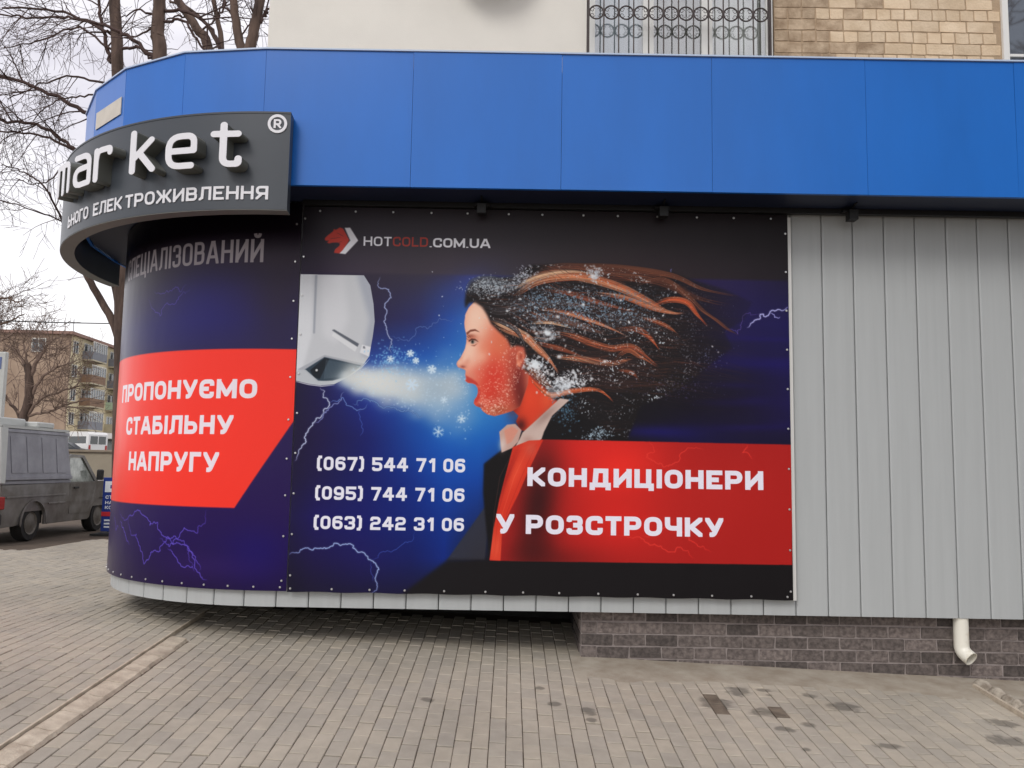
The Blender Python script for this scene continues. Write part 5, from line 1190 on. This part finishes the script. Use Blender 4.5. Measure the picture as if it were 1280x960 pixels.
for fl_ in range(5):
    z = .9 + fl_ * 2.75
    for y_ in (.8, 8.4, 15.6, 24, 32, 40, 48, 56):
        if fl_ == 0 and y_ < 9: continue
        fwin(y_, y_ + 1.3, z + .3, z + 1.75)
    for bi, y_ in enumerate((3.3, 10.6, 19, 27, 35, 43, 51)):
        w_ = 3.9; zt = z + 2.45
        if fl_ == 0: fwin(y_ + .4, y_ + 3, z + .2, z + 1.8); continue
        bl = MB().box(.001, 1.25, y_, y_ + w_, z - .25, z - .1).ob('balcony', m_par[2], blk)
        mp_ = m_par[((), (0, 2, 1, 0, 2, 1, 0), (1, 3, 0, 2, 1, 0, 2), (1, 0, 2, 1, 0, 2, 1), (0, 0, 2, 1, 0, 2, 1))[fl_][bi]]
        q = MB(); q.box(1.19, 1.245, y_, y_ + w_, z - .1, z + .85); q.box(.003, 1.189, y_, y_ + .05, z - .1, z + .85); q.box(.003, 1.189, y_ + w_ - .05, y_ + w_, z - .1, z + .85); q.ob('parapet', mp_, bl)
        fwin(y_ + .3, y_ + w_ - .3, z - .05, z + 1.85)
        if rnd.random() < .7:
            q = MB(); q.box(1.18, 1.22, y_ + .03, y_ + w_ - .03, z + .851, z + 1.9)
            gz = q.ob('glazing', m_win, bl); q = MB()
            for i in range(7): a_ = y_ + (w_ - .08) * i / 6; q.box(1.215, 1.26, a_, a_ + .08, z + .852, z + 1.95)
            q.box(1.214, 1.262, y_, y_ + w_, z + 1.951, z + 2.05); q.ob('glazing_bars', m_wf, bl)
for fl_ in range(5):
    for x_ in (-4.2, -14, -20, -27):
        if x_ == -4.2 and fl_ not in (4,): continue
        fwin(x_, x_ + 1.6, 1.1 + fl_ * 2.75, 2.7 + fl_ * 2.75, 'gable')
sh_ = MB().box(.5, 3.2, .5, 24, 2.55, 3.2).ob('shop_awning', mat('white_awning', (232, 228, 220), .7), blk)
MB().box(.003, .6, 2, 24, 0, 2.5).ob('shopfront', mat('dim_shopfront', (92, 92, 84), .3, var=.3, vs=1.5), blk)

# minibus and car on the upper street ---------------------------------------
def wheels(par, spots, r_, w_, mt_, mr_):
    for (x, y, z) in spots:
        o = MB().lathe([(r_ * .62, -w_ * .42), (r_ * .66, -w_ / 2), (r_ * .93, -w_ / 2), (r_, -w_ * .3), (r_, w_ * .3), (r_ * .93, w_ / 2), (r_ * .66, w_ / 2), (r_ * .62, w_ * .42)], 24, axis='x').ob('wheel', mt_, par, smooth=True, loc=(x, y, z))
        MB().lathe([(.01, -w_ * .54), (r_ * .22, -w_ * .54), (r_ * .28, -w_ * .48), (r_ * .55, -w_ * .44), (r_ * .63, -w_ * .53), (r_ * .63, w_ * .53), (r_ * .55, w_ * .44), (r_ * .28, w_ * .48), (r_ * .22, w_ * .54), (.01, w_ * .54)], 20, axis='x').ob('rim', mr_, o, smooth=True)
m_tyre = mat('tyre_rubber', (34, 32, 31), .85, var=.2, vs=20); m_rim = mat('steel_rim', (110, 108, 104), .45, metal=.5); m_dglass = mat('dark_car_glass', (34, 42, 48), .06, spec=.9)
m_vwhite = mat('white_van_paint', (228, 228, 226), .3)
mb_ = thing('minibus', 'white minibus with dark side windows on the street above the retaining wall', 'minibus', (-39.4, 70, 1.8))
mb_.rotation_euler = (0, 0, R_(66))
L2, W2 = 5.9, 2.0
side = [(-2.9, .45), (2.75, .45), (2.95, .7), (2.9, 1.15), (2.3, 1.35), (1.7, 2.2), (1.3, 2.35), (-2.75, 2.4), (-2.92, 2.2)]
b = MB().prism([(y, z) for y, z in side], -1.0, 1.0, axis='x'); b.ob('body', m_vwhite, mb_)
for sx_ in (-1, 1):
    for y0, y1 in ((-2.6, -.4), (-.36, 1.75)): MB().box(*sorted((sx_ * 1.001, sx_ * 1.012)), y0, y1, 1.4, 2.02).ob('window', m_dglass, mb_)
for x0, x1 in ((-.8, -.06), (.06, .8)): MB().box(x0, x1, -2.935, -2.91, 1.35, 2.05).ob('rear_window', m_dglass, mb_)
for sx_ in (-1, 1): MB().box(sx_ * .86 - .09, sx_ * .86 + .09, -2.94, -2.9, .85, 1.25).ob('tail_light', mat('red_lamp', (170, 40, 36), .3) if sx_ < 0 else bpy.data.materials['red_lamp'], mb_)
wheels(mb_, [(sx_ * .88, y_, .34) for sx_ in (-1, 1) for y_ in (-1.8, 1.9)], .34, .22, m_tyre, m_rim)
car = thing('parked_car', 'small dark grey car in front of the white minibus', 'car', (-38.2, 66, 1.8)); car.rotation_euler = (0, 0, R_(-80))
m_cgrey = mat('dark_grey_paint', (58, 62, 68), .3)
car_s = [(-1.9, .35), (1.95, .35), (2.0, .65), (1.9, .85), (1.1, .95), (.45, 1.4), (-.9, 1.42), (-1.6, 1.0), (-1.95, .92)]
MB().prism(car_s, -.82, .82, axis='x').ob('body', m_cgrey, car)
for sx_ in (-1, 1):
    MB().prism([(-1.35, .98), (.9, .98), (.42, 1.34), (-.86, 1.36)], *sorted((sx_ * .822, sx_ * .83)), axis='x').ob('window', m_dglass, car)
wheels(car, [(sx_ * .74, y_, .3) for sx_ in (-1, 1) for y_ in (-1.2, 1.25)], .3, .18, m_tyre, m_rim)

# pickup with a box body ----------------------------------------------------
pk = thing('pickup_truck', 'dirty grey pickup with a windowless box on its back, seen from the rear corner', 'pickup', (-8.82, 6.5, .27))
m_pg = mat('dirty_grey_paint', (132, 129, 124), .35, col2=(98, 92, 85), vs=3, bump=.05); m_box = mat('grey_box_panel', (150, 150, 158), .5, col2=(128, 128, 136), vs=3)
m_pw = mat('off_white_paint', (196, 198, 194), .45, var=.1, vs=4); m_bump = mat('black_bumper_plastic', (48, 47, 46), .7)
def W(y_, z_): return (y_ - 6.5, z_ - .27)
def arch(cy, cz, r_, a0=0, a1=180, n=10): return [(cy + r_ * math.cos(R_(a)), cz + r_ * math.sin(R_(a))) for a in np.linspace(a0, a1, n)]
HWd = .81
lower = [(.12, .27), (.12, .95), (3.55, .98), (4.2, .88), (4.3, .6), (4.28, .32), (3.78, .3)] + arch(3.42, .3, .36)[0:] + [(3.0, .26), (1.45, .26)] + arch(1.08, .3, .37) + [(.6, .28)]
def side_panels(sx_):
    x_ = sx_ * HWd
    q = MB(); q.prism(lower, *sorted((x_, x_ - sx_ * .03)), axis='x'); q.ob('side_panel', m_pg, pk)
for sx_ in (-1, 1): side_panels(sx_)
MB().box(-.775, .775, .14, 4.1, .5, .93).ob('chassis_body', m_pg, pk)
MB().box(-.775, .775, 2.3, 4.25, .931, .972).ob('bonnet', m_pg, pk)
MB().box(-.78, .78, .125, .139, .45, .96).ob('tailgate', m_pw, pk)
MB().cbox(-.84, .84, -.1, .16, .30, .52, .04).ob('rear_bumper', m_bump, pk)
MB().cbox(-.84, .84, 4.2, 4.4, .30, .52, .04).ob('front_bumper', m_bump, pk)
for sx_ in (-1, 1):
    tl_ = MB().cbox(*sorted((sx_ * .60, sx_ * .835)), .02, .20, .57, .77, .012).ob('tail_light', mat('red_tail_lens', (168, 44, 40), .25) if sx_ < 0 else bpy.data.materials['red_tail_lens'], pk)
# ribs pressed in the side
for sx_ in (-1, 1):
    for z_ in (.60, .74): MB().cbox(*sorted((sx_ * .811, sx_ * .826)), .26 if z_ > .7 else 1.5, 2.05, z_, z_ + .03, .004).ob('side_rib', m_pg, pk)
    MB().prism([(1.48 * 1 + .0, .26)] + [(1.08 + .41 * math.cos(a), .3 + .41 * math.sin(a)) for a in np.linspace(0, math.pi, 14)] + [(.70, .26)] + [(1.08 + .37 * math.cos(a), .3 + .37 * math.sin(a)) for a in np.linspace(math.pi, 0, 14)], *sorted((sx_ * .812, sx_ * .826)), axis='x').ob('wheel_arch', m_pg, pk)
    MB().box(*sorted((sx_ * .74, sx_ * .50)), .7, 1.46, .28, .70).ob('wheel_well', m_bump, pk)
    MB().box(*sorted((sx_ * .74, sx_ * .50)), 3.05, 3.8, .28, .68).ob('wheel_well', m_bump, pk)
# box body: slanted rear, white rear frame, grey side with pressed fields
bx_side = [(.02, 1.02), (.20, 1.86), (2.12, 1.86), (2.20, 1.06), (2.20, 1.02)]
MB().prism(bx_side, -.84, .84, axis='x').ob('box_body', m_box, pk)
for sx_ in (-1, 1):
    q = MB()
    for a_, b_ in ((.32, .72), (.78, 1.18), (1.24, 1.64), (1.70, 2.0)): q.cbox(*sorted((sx_ * .838, sx_ * .845)), a_, b_, 1.14, 1.74, .003)
    q.ob('pressed_fields', m_box, pk); MB().cbox(*sorted((sx_ * .842, sx_ * .856)), .18, 2.16, 1.80, 1.855, .005).ob('upper_rail', m_box, pk)
    MB().cbox(*sorted((sx_ * .842, sx_ * .858)), .1, 2.18, 1.03, 1.09, .005).ob('box_rail', m_box, pk)
    MB().prism([(-.02, .98), (.06, 1.88), (.26, 1.88), (.12, .98)], *sorted((sx_ * .80, sx_ * .865)), axis='x').ob('corner_post', m_pw, pk)
MB().prism([(-.012, 1.0), (.14, 1.84), (.16, 1.84), (.01, 1.0)], -.79, .79, axis='x').ob('rear_door', m_pw, pk)
MB().cbox(-.86, .86, .06, 2.16, 1.862, 1.91, .015).ob('box_roof', m_pw, pk)
MB().cbox(-.82, .82, .125, 2.2, .962, 1.018, .005).ob('box_floor', m_box, pk)
MB().cbox(-.26, .26, -.115, -.101, .36, .47, .003).ob('number_plate', m_pw, pk)
# cab
cab = [(2.08, .96), (2.14, 1.42), (2.3, 1.475), (2.75, 1.46), (3.28, .98)]
inn = MB(); inn.prism([(2.1, .95), (2.16, 1.38), (2.3, 1.42), (2.7, 1.41), (3.2, .97)], -.70, .70, axis='x'); inn.ob('cab_interior', m_dglass, pk)
for sx_ in (-1, 1):
    xa, xb = sorted((sx_ * .80, sx_ * .755))
    q = MB(); q.prism([(2.08, .96), (2.14, 1.42), (2.22, 1.42), (2.2, .96)], xa, xb, axis='x'); q.prism([(3.28, .965), (2.75, 1.46), (2.68, 1.42), (3.16, .965)], xa, xb, axis='x'); q.prism([(2.14, 1.42), (2.3, 1.478), (2.75, 1.462), (2.68, 1.42)], xa, xb, axis='x'); q.ob('door_frame', m_pg, pk)
    q = MB(); q.prism([(2.2, .97), (2.22, 1.415), (2.68, 1.415), (3.15, .97)], *sorted((sx_ * .775, sx_ * .765)), axis='x'); q.ob('side_window', mat('side_glass', (186, 192, 184), .1, spec=.8, col2=(120, 126, 120), vs=5) if sx_ < 0 else bpy.data.materials['side_glass'], pk)
    dr_ = MB().prism([(2.24, .40), (2.2, .945), (3.15, .955), (3.1, .62), (2.95, .40)], *sorted((sx_ * .811, sx_ * .82)), axis='x').ob('door', m_pg, pk)
    MB().cbox(*sorted((sx_ * .821, sx_ * .845)), 2.32, 2.48, .85, .885, .005).ob('handle', m_bump, dr_)
    MB().cbox(*sorted((sx_ * .86, sx_ * .98)), 3.05, 3.13, 1.0, 1.2, .02).ob('mirror', m_bump, pk)
MB().prism([(2.3, 1.43), (2.3, 1.481), (2.75, 1.465), (2.7, 1.42)], -.752, .752, axis='x').ob('cab_roof', m_pg, pk)
wheels(pk, [(sx_ * .67, y_, .30) for sx_ in (-1, 1) for y_ in (1.08, 3.42)], .30, .19, m_tyre, mat('dirty_wheel', (112, 106, 98), .6, metal=.2, var=.3, vs=8))
crt = thing('white_package', 'flat white wrapped package lying on the roof of the pickup box', 'package', (-8.42, 7.4, 2.182))
MB().cbox(-.32, .1, -.5, .3, 0, .14, .02).ob('lower_bundle', m_pw, crt); MB().cbox(-.2, .3, .32, .85, 0, .10, .02).ob('side_bundle', m_pw, crt)

def lean(o):
    me = o.data
    if me.get('leant'): return
    for v in me.vertices:
        if v.co.z > 1.0: v.co.x *= 1 - .11 * min(1, (v.co.z - 1.0) / .86) ** 1.4
        elif v.co.z < .62: v.co.x *= 1 - .05 * (.62 - v.co.z) / .4
    me['leant'] = 1
for o in pk.children:
    nm = o.name.split('.')[0]
    if nm in ('box_body', 'pressed_fields', 'box_rail', 'upper_rail', 'corner_post', 'rear_door', 'box_roof', 'side_panel', 'door', 'door_frame', 'cab_roof', 'side_window'):
        if nm in ('box_body', 'corner_post', 'side_panel', 'box_roof'):
            bm = bmesh.new(); bm.from_mesh(o.data); ed_ = [e for e in bm.edges if len(e.link_faces) == 2 and e.calc_face_angle(0) > R_(40)]
            try: bmesh.ops.bevel(bm, geom=ed_, offset=.03 if nm in ('box_body', 'box_roof') else .01, segments=2, affect='EDGES')
            except Exception: pass
            bm.to_mesh(o.data); bm.free()
        lean(o)
# sandwich board ------------------------------------------------------------
sb = thing('sandwich_board', 'blue and white standing street board with a red stripe beside the rounded corner', 'street board', (-7.2, 9.0, .28))
m_bb = mat('deep_blue_board', (26, 52, 132), .4); m_bwht = mat('board_white', (226, 230, 236), .4); m_bred = mat('board_red', (196, 40, 52), .4)
MB().cbox(-.34, .34, -.02, .0, .06, 1.05, .006).ob('board', m_bb, sb); MB().cbox(-.30, .30, -.026, -.021, .78, .98, .001).ob('logo_field', m_bwht, sb)
MB().box(-.34, .34, -.027, -.0215, .34, .42).ob('red_stripe', m_bred, sb); MB().box(-.42, .42, -.25, .25, 0, .035).ob('foot_plate', m_black, sb)
for i, (t_, z_) in enumerate((('СТАБ', .66), ('НА', .56), ('КОНД', .47))):
    q = MB(); x = -.28
    for c_ in t_:
        bd, _, wd = letter_mesh(c_, .07, .06, .004, .2, .3, 1, False, .05); bd.xf(lambda p: (p[0] + x, p[1] - .022, p[2] + z_)); q.v, q.f, q.m = q.v, q.f, q.m; q.add(bd.v, bd.f); x += (wd + .16) * .07
    q.ob('lettering', m_bwht, sb)
q = MB()
for i in range(3): q.box(-.28, -.1 + .04 * (i % 2), -.0275, -.0215, .13 + i * .06, .16 + i * .06)
q.ob('small_print', m_bwht, sb); MB().box(-.2, .2, -.030, -.0265, .85, .91).ob('logo', m_bb, sb)
for sx_ in (-1, 1): MB().tube([(sx_ * .3, .01, 1.0), (sx_ * .3, .2, .03)], .012, 6).ob('strut', m_black, sb)
# kiosk pylon at the picture edge ---------------------------------------
ky_ = thing('advert_pylon', 'white advertising pylon with a blue header and cream panel at the left edge', 'pylon', (-13.5, 14, .3))
MB().cbox(-1.05, 1.0, -.06, .06, 2.2, 3.98, .02).ob('cabinet', m_pw, ky_); MB().box(-1.0, .90, -.07, -.061, 3.55, 3.85).ob('header', mat('header_blue', (96, 112, 158), .5), ky_)
MB().box(-1.0, .80, -.07, -.061, 2.6, 3.45).ob('panel', mat('cream_panel', (236, 222, 178), .5), ky_)
for sx_ in (-.9, .95): MB().box(sx_ - .08, sx_ + .08, -.1, .1, -.1, 2.2).ob('post', m_pw, ky_)
# overhead wire
wr = MB(); A_, B_ = Vector((-16.5, 12, 5.0)), Vector((-5.5, 15.5, 5.5)); P = [A_.lerp(B_, t_) - Vector((0, 0, .5 * 4 * t_ * (1 - t_) * .5)) for t_ in np.linspace(0, 1, 17)]
wr.tube(P, .014, 5).ob('overhead_wire', m_black, label='single thin wire sagging across the sky below the round sign', cat='wire')

# ------------------------------------------------------------------ bare trees
def twigs(b, p, d, ln, rad, lev, rng, droop=.0, up=.12, n_kids=(3, 5), minr=.004):
    k = 5; P = [Vector(p)]; R__ = [rad]; dd = Vector(d).normalized()
    for i in range(k):
        dd = (dd + Vector((rng.gauss(0, .13), rng.gauss(0, .13), rng.gauss(0, .11) + up * .4 - droop * .5))).normalized(); P.append(P[-1] + dd * ln / k); R__.append(max(minr, rad * (1 - (i + 1) / k * .65)))
    b.tube(P, R__, 3 if rad < .02 else 5, cap=False)
    if lev <= 0: return
    for _ in range(rng.randint(*n_kids)):
        t_ = rng.uniform(.2, 1) * k; i = min(k - 1, int(t_)); q = P[i].lerp(P[i + 1], t_ - i); ax = (P[i + 1] - P[i]).normalized()
        side_ = ax.orthogonal().normalized(); side_.rotate(Matrix.Rotation(rng.uniform(0, 6.28), 3, ax)); nd = ax * rng.uniform(.5, 1) + side_ * rng.uniform(.5, 1.0)
        twigs(b, q, nd, ln * rng.uniform(.42, .72), max(minr, R__[i] * .6), lev - 1, rng, droop, up, n_kids, minr)
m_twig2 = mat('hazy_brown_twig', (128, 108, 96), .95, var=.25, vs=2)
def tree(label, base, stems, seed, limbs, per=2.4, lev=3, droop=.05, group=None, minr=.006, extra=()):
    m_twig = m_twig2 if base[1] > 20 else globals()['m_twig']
    """stems and limbs: lists of (points, r0, r1) in world coordinates; twigs sprout from every limb"""
    rng = random.Random(seed); t_ = thing('bare_tree', label, 'tree', base, group); o = Vector(base)
    loc = lambda b: b.xf(lambda p: (p[0] - o.x, p[1] - o.y, p[2] - o.z))
    b = MB()
    for P, r0, r1 in stems:
        q = ospline(P, 6) if len(P) > 2 else np.array(P); n_ = len(q); b.tube([(x + rng.gauss(0, r0 * .06), y, z) for x, y, z in q], [r0 + (r1 - r0) * i / (n_ - 1) for i in range(n_)], 12)
    loc(b).ob('trunk', m_bark, t_, smooth=True)
    tw = MB()
    for P, r0, r1 in limbs:
        q = ospline(P, 6); n_ = len(q); lb = MB(); lb.tube([tuple(Vector(v) + Vector((rng.gauss(0, .02), rng.gauss(0, .02), rng.gauss(0, .02)))) for v in q], [r0 + (r1 - r0) * i / (n_ - 1) for i in range(n_)], 7)
        loc(lb).ob('branch', m_twig, t_, smooth=True)
        L_ = sum((Vector(q[i + 1]) - Vector(q[i])).length for i in range(n_ - 1))
        for _ in range(int(L_ * per)):
            i = rng.randrange(n_ // 5, n_ - 1); ax = (Vector(q[i + 1]) - Vector(q[i])).normalized(); s_ = ax.orthogonal().normalized(); s_.rotate(Matrix.Rotation(rng.uniform(0, 6.28), 3, ax))
            twigs(tw, q[i], ax * .6 + s_ * rng.uniform(.5, 1), rng.uniform(.7, 1.9), max(.012, r1 * .7), lev - 1, rng, droop, .1, (3, 4), minr)
    for P, rr_, n_, ln in extra:
        q = ospline(P, 6)
        for _ in range(n_):
            i = rng.randrange(len(q) - 1); ax = (Vector(q[i + 1]) - Vector(q[i])).normalized(); s_ = ax.orthogonal().normalized(); s_.rotate(Matrix.Rotation(rng.uniform(0, 6.28), 3, ax))
            twigs(tw, q[i], s_ + Vector((0, 0, .5)), ln * rng.uniform(.6, 1.2), rr_, lev, rng, droop, .1, (3, 4), minr)
    if tw.v: loc(tw).ob('twigs', m_twig, t_, kind='stuff')
    return t_
# image pixels -> place on a plane at depth y (along the camera ray; used once, while building)
Fm = np.array(f); R2 = np.array(r2); U2 = np.array(u2); C0 = np.array((0, -6.85, 1.62))
def at(px, py, Y):
    d_ = Fm + R2 * (px - 640) / 1060 - U2 * (py - 480) / 1060; return tuple(C0 + d_ * (Y - C0[1]) / d_[1])
def pts(Y, *pp): return [at(a, b_, Y + (c_[0] if c_ else 0)) for a, b_, *c_ in pp]
G1 = 'bare street trees behind the shop'
b1 = at(153, 560, 13); b1 = (b1[0], 13, .3)
tree('bare tree with a straight trunk rising just left of the round sign', b1, [([b1] + pts(13, (152, 430), (149, 300), (147, 90), (143, 0), (140, -90)), .17, .12), ([at(153, 470, 13)] + pts(13, (146, 415), (124, 372), (104, 335), (92, 300, 1), (80, 230, 2)), .10, .06), ([at(154, 440, 13)] + pts(13, (146, 375), (137, 335), (133, 300)), .07, .05)], 1,
     [(pts(13, (140, 145), (112, 142), (62, 116), (0, 94), (-40, 80)), .06, .03), (pts(13, (137, 78), (132, 50), (126, 20), (120, -20)), .055, .03), (pts(13, (150, 60), (175, 60), (190, 72), (200, 80)), .04, .03), (pts(13, (148, 48), (120, 32), (85, 21), (40, 22), (0, 18)), .045, .02),
      (pts(13, (140, 62), (100, 35), (60, 47), (8, 61)), .03, .012), (pts(13, (100, 195), (80, 175), (45, 156), (0, 150), (-30, 150)), .045, .03), (pts(13, (96, 190), (55, 170), (0, 163)), .035, .02), (pts(13, (136, 104), (90, 96), (45, 107), (10, 125)), .03, .012),
      (pts(12, (130, 118), (95, 122), (70, 126), (40, 150)), .024, .01), (pts(13, (88, 300, 1), (60, 240), (30, 215), (0, 205)), .03, .012), (pts(13, (86, 280, 1), (40, 262), (0, 250)), .022, .01), (pts(13, (78, 210, 1), (50, 230), (20, 222)), .02, .01)], 3.6, 3, .12, G1, .0045)
b2 = at(205, 500, 11); b2 = (b2[0], 11, .3)
tree('bare tree whose thick mossy trunk shows above the second blue fascia facet', b2, [([b2] + pts(11, (203, 300), (200, 75), (197, 40), (200, 0), (202, -80)), .17, .12)], 2,
     [(pts(11, (196, 75), (160, 45), (125, 30), (70, 14), (0, 10)), .05, .02), (pts(11, (200, 22), (175, 12), (150, 22)), .03, .012), (pts(11, (205, 28), (230, 27), (250, 55), (262, 70)), .035, .02), (pts(11, (205, 12), (240, 18), (262, 34), (278, 62)), .04, .03), (pts(11, (198, 30), (178, 42), (150, 50)), .03, .012)], 3, 3, .12, G1, .0045)
b3 = at(285, 500, 14); b3 = (b3[0], 14, .3)
tree('bare tree with slanting stems above the middle of the blue corner facets', b3, [([b3] + pts(14, (280, 250), (262, 70), (246, 35), (220, -5), (205, -50)), .15, .09), (pts(14, (278, 200), (277, 64), (272, 25), (262, -20)), .08, .05), (pts(14, (277, 64), (258, 30), (232, 8), (212, 2)), .05, .03)], 3,
     [(pts(14, (270, 28), (279, 12), (282, -15)), .035, .02), (pts(14, (252, 40), (270, 20), (290, -10)), .03, .015), (pts(14, (240, 20), (215, 22), (190, 40)), .03, .012)], 5, 3, .1, G1, .0045)
b4 = at(318, 500, 10); b4 = (b4[0], 10, .3)
tree('bare tree forking into two stems right beside the cream wall', b4, [([b4] + pts(10, (312, 250), (306, 70)), .16, .14), (pts(10, (305, 75), (297, 40), (292, 0), (288, -60)), .10, .07), (pts(10, (307, 75), (316, 45), (325, 0), (332, -60)), .12, .09)], 4,
     [(pts(10, (318, 35), (328, 22), (336, 10)), .045, .03), (pts(10, (292, 20), (283, 8), (276, -10)), .03, .02), (pts(10, (298, 50), (312, 30), (318, 10)), .02, .012)], 6, 3, .1, G1, .0045)
b5 = at(28, 575, 34); b5 = (b5[0], 34, 1.8)
m0 = 34
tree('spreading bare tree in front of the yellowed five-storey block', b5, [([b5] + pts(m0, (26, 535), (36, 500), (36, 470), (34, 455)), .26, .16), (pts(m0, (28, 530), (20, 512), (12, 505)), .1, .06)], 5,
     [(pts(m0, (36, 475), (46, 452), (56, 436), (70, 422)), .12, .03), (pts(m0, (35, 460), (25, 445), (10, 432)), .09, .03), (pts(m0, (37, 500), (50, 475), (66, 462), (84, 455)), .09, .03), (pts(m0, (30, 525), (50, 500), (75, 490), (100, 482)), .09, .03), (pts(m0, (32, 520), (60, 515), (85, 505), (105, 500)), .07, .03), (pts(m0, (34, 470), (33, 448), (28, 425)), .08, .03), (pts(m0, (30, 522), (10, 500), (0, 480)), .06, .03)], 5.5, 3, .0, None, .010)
b6 = at(-55, 575, 26); b6 = (b6[0], 26, 1.8)
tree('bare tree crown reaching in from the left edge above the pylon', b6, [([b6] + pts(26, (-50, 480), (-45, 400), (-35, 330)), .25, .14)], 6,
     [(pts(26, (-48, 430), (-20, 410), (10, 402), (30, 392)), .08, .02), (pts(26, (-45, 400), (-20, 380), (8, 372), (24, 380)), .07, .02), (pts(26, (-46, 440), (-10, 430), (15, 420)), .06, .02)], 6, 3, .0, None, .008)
b7 = (13.5, -14.5, -.3)
tree('bare tree mirrored in the reflecting window at the far right', b7, [([b7, (13.6, -14.5, 5), (13.4, -14.6, 10.2)], .3, .22), ([(13.4, -14.6, 10), (12.9, -14.6, 12.5), (12.2, -14.5, 16)], .14, .06), ([(13.5, -14.6, 10), (14.2, -14.4, 13), (14.6, -14.4, 16)], .14, .06)], 7,
     [([(13.1, -14.6, 12), (11.5, -14, 13.5), (10, -13.5, 15)], .08, .03), ([(13.9, -14.5, 12), (15.5, -15, 13.6), (17, -15.5, 15.4)], .08, .03), ([(13.5, -14.5, 11), (13.4, -14, 14), (13.6, -14, 17)], .08, .03)], 4, 2, .0, None, .02)

# block added across the street: only in reflections, sized to darken the fascia
opp = thing('opposite_block', 'grey block of flats added out of view, mirrored in the glossy panels and the far right window', 'building', (22, -34, -.3))
MB().box(-5, 36, -10, 0, 0, 31).ob('wall', mat('opposite_render', (158, 160, 164), .9, var=.2), opp)
wm = MB().box(-.8, .8, .001, .04, 0, 1.4).mesh('window', m_win)
for i in range(9):
    for j in range(10): put('window', wm, opp, loc=(-3 + i * 4.4, 0, 1.6 + j * 2.6))
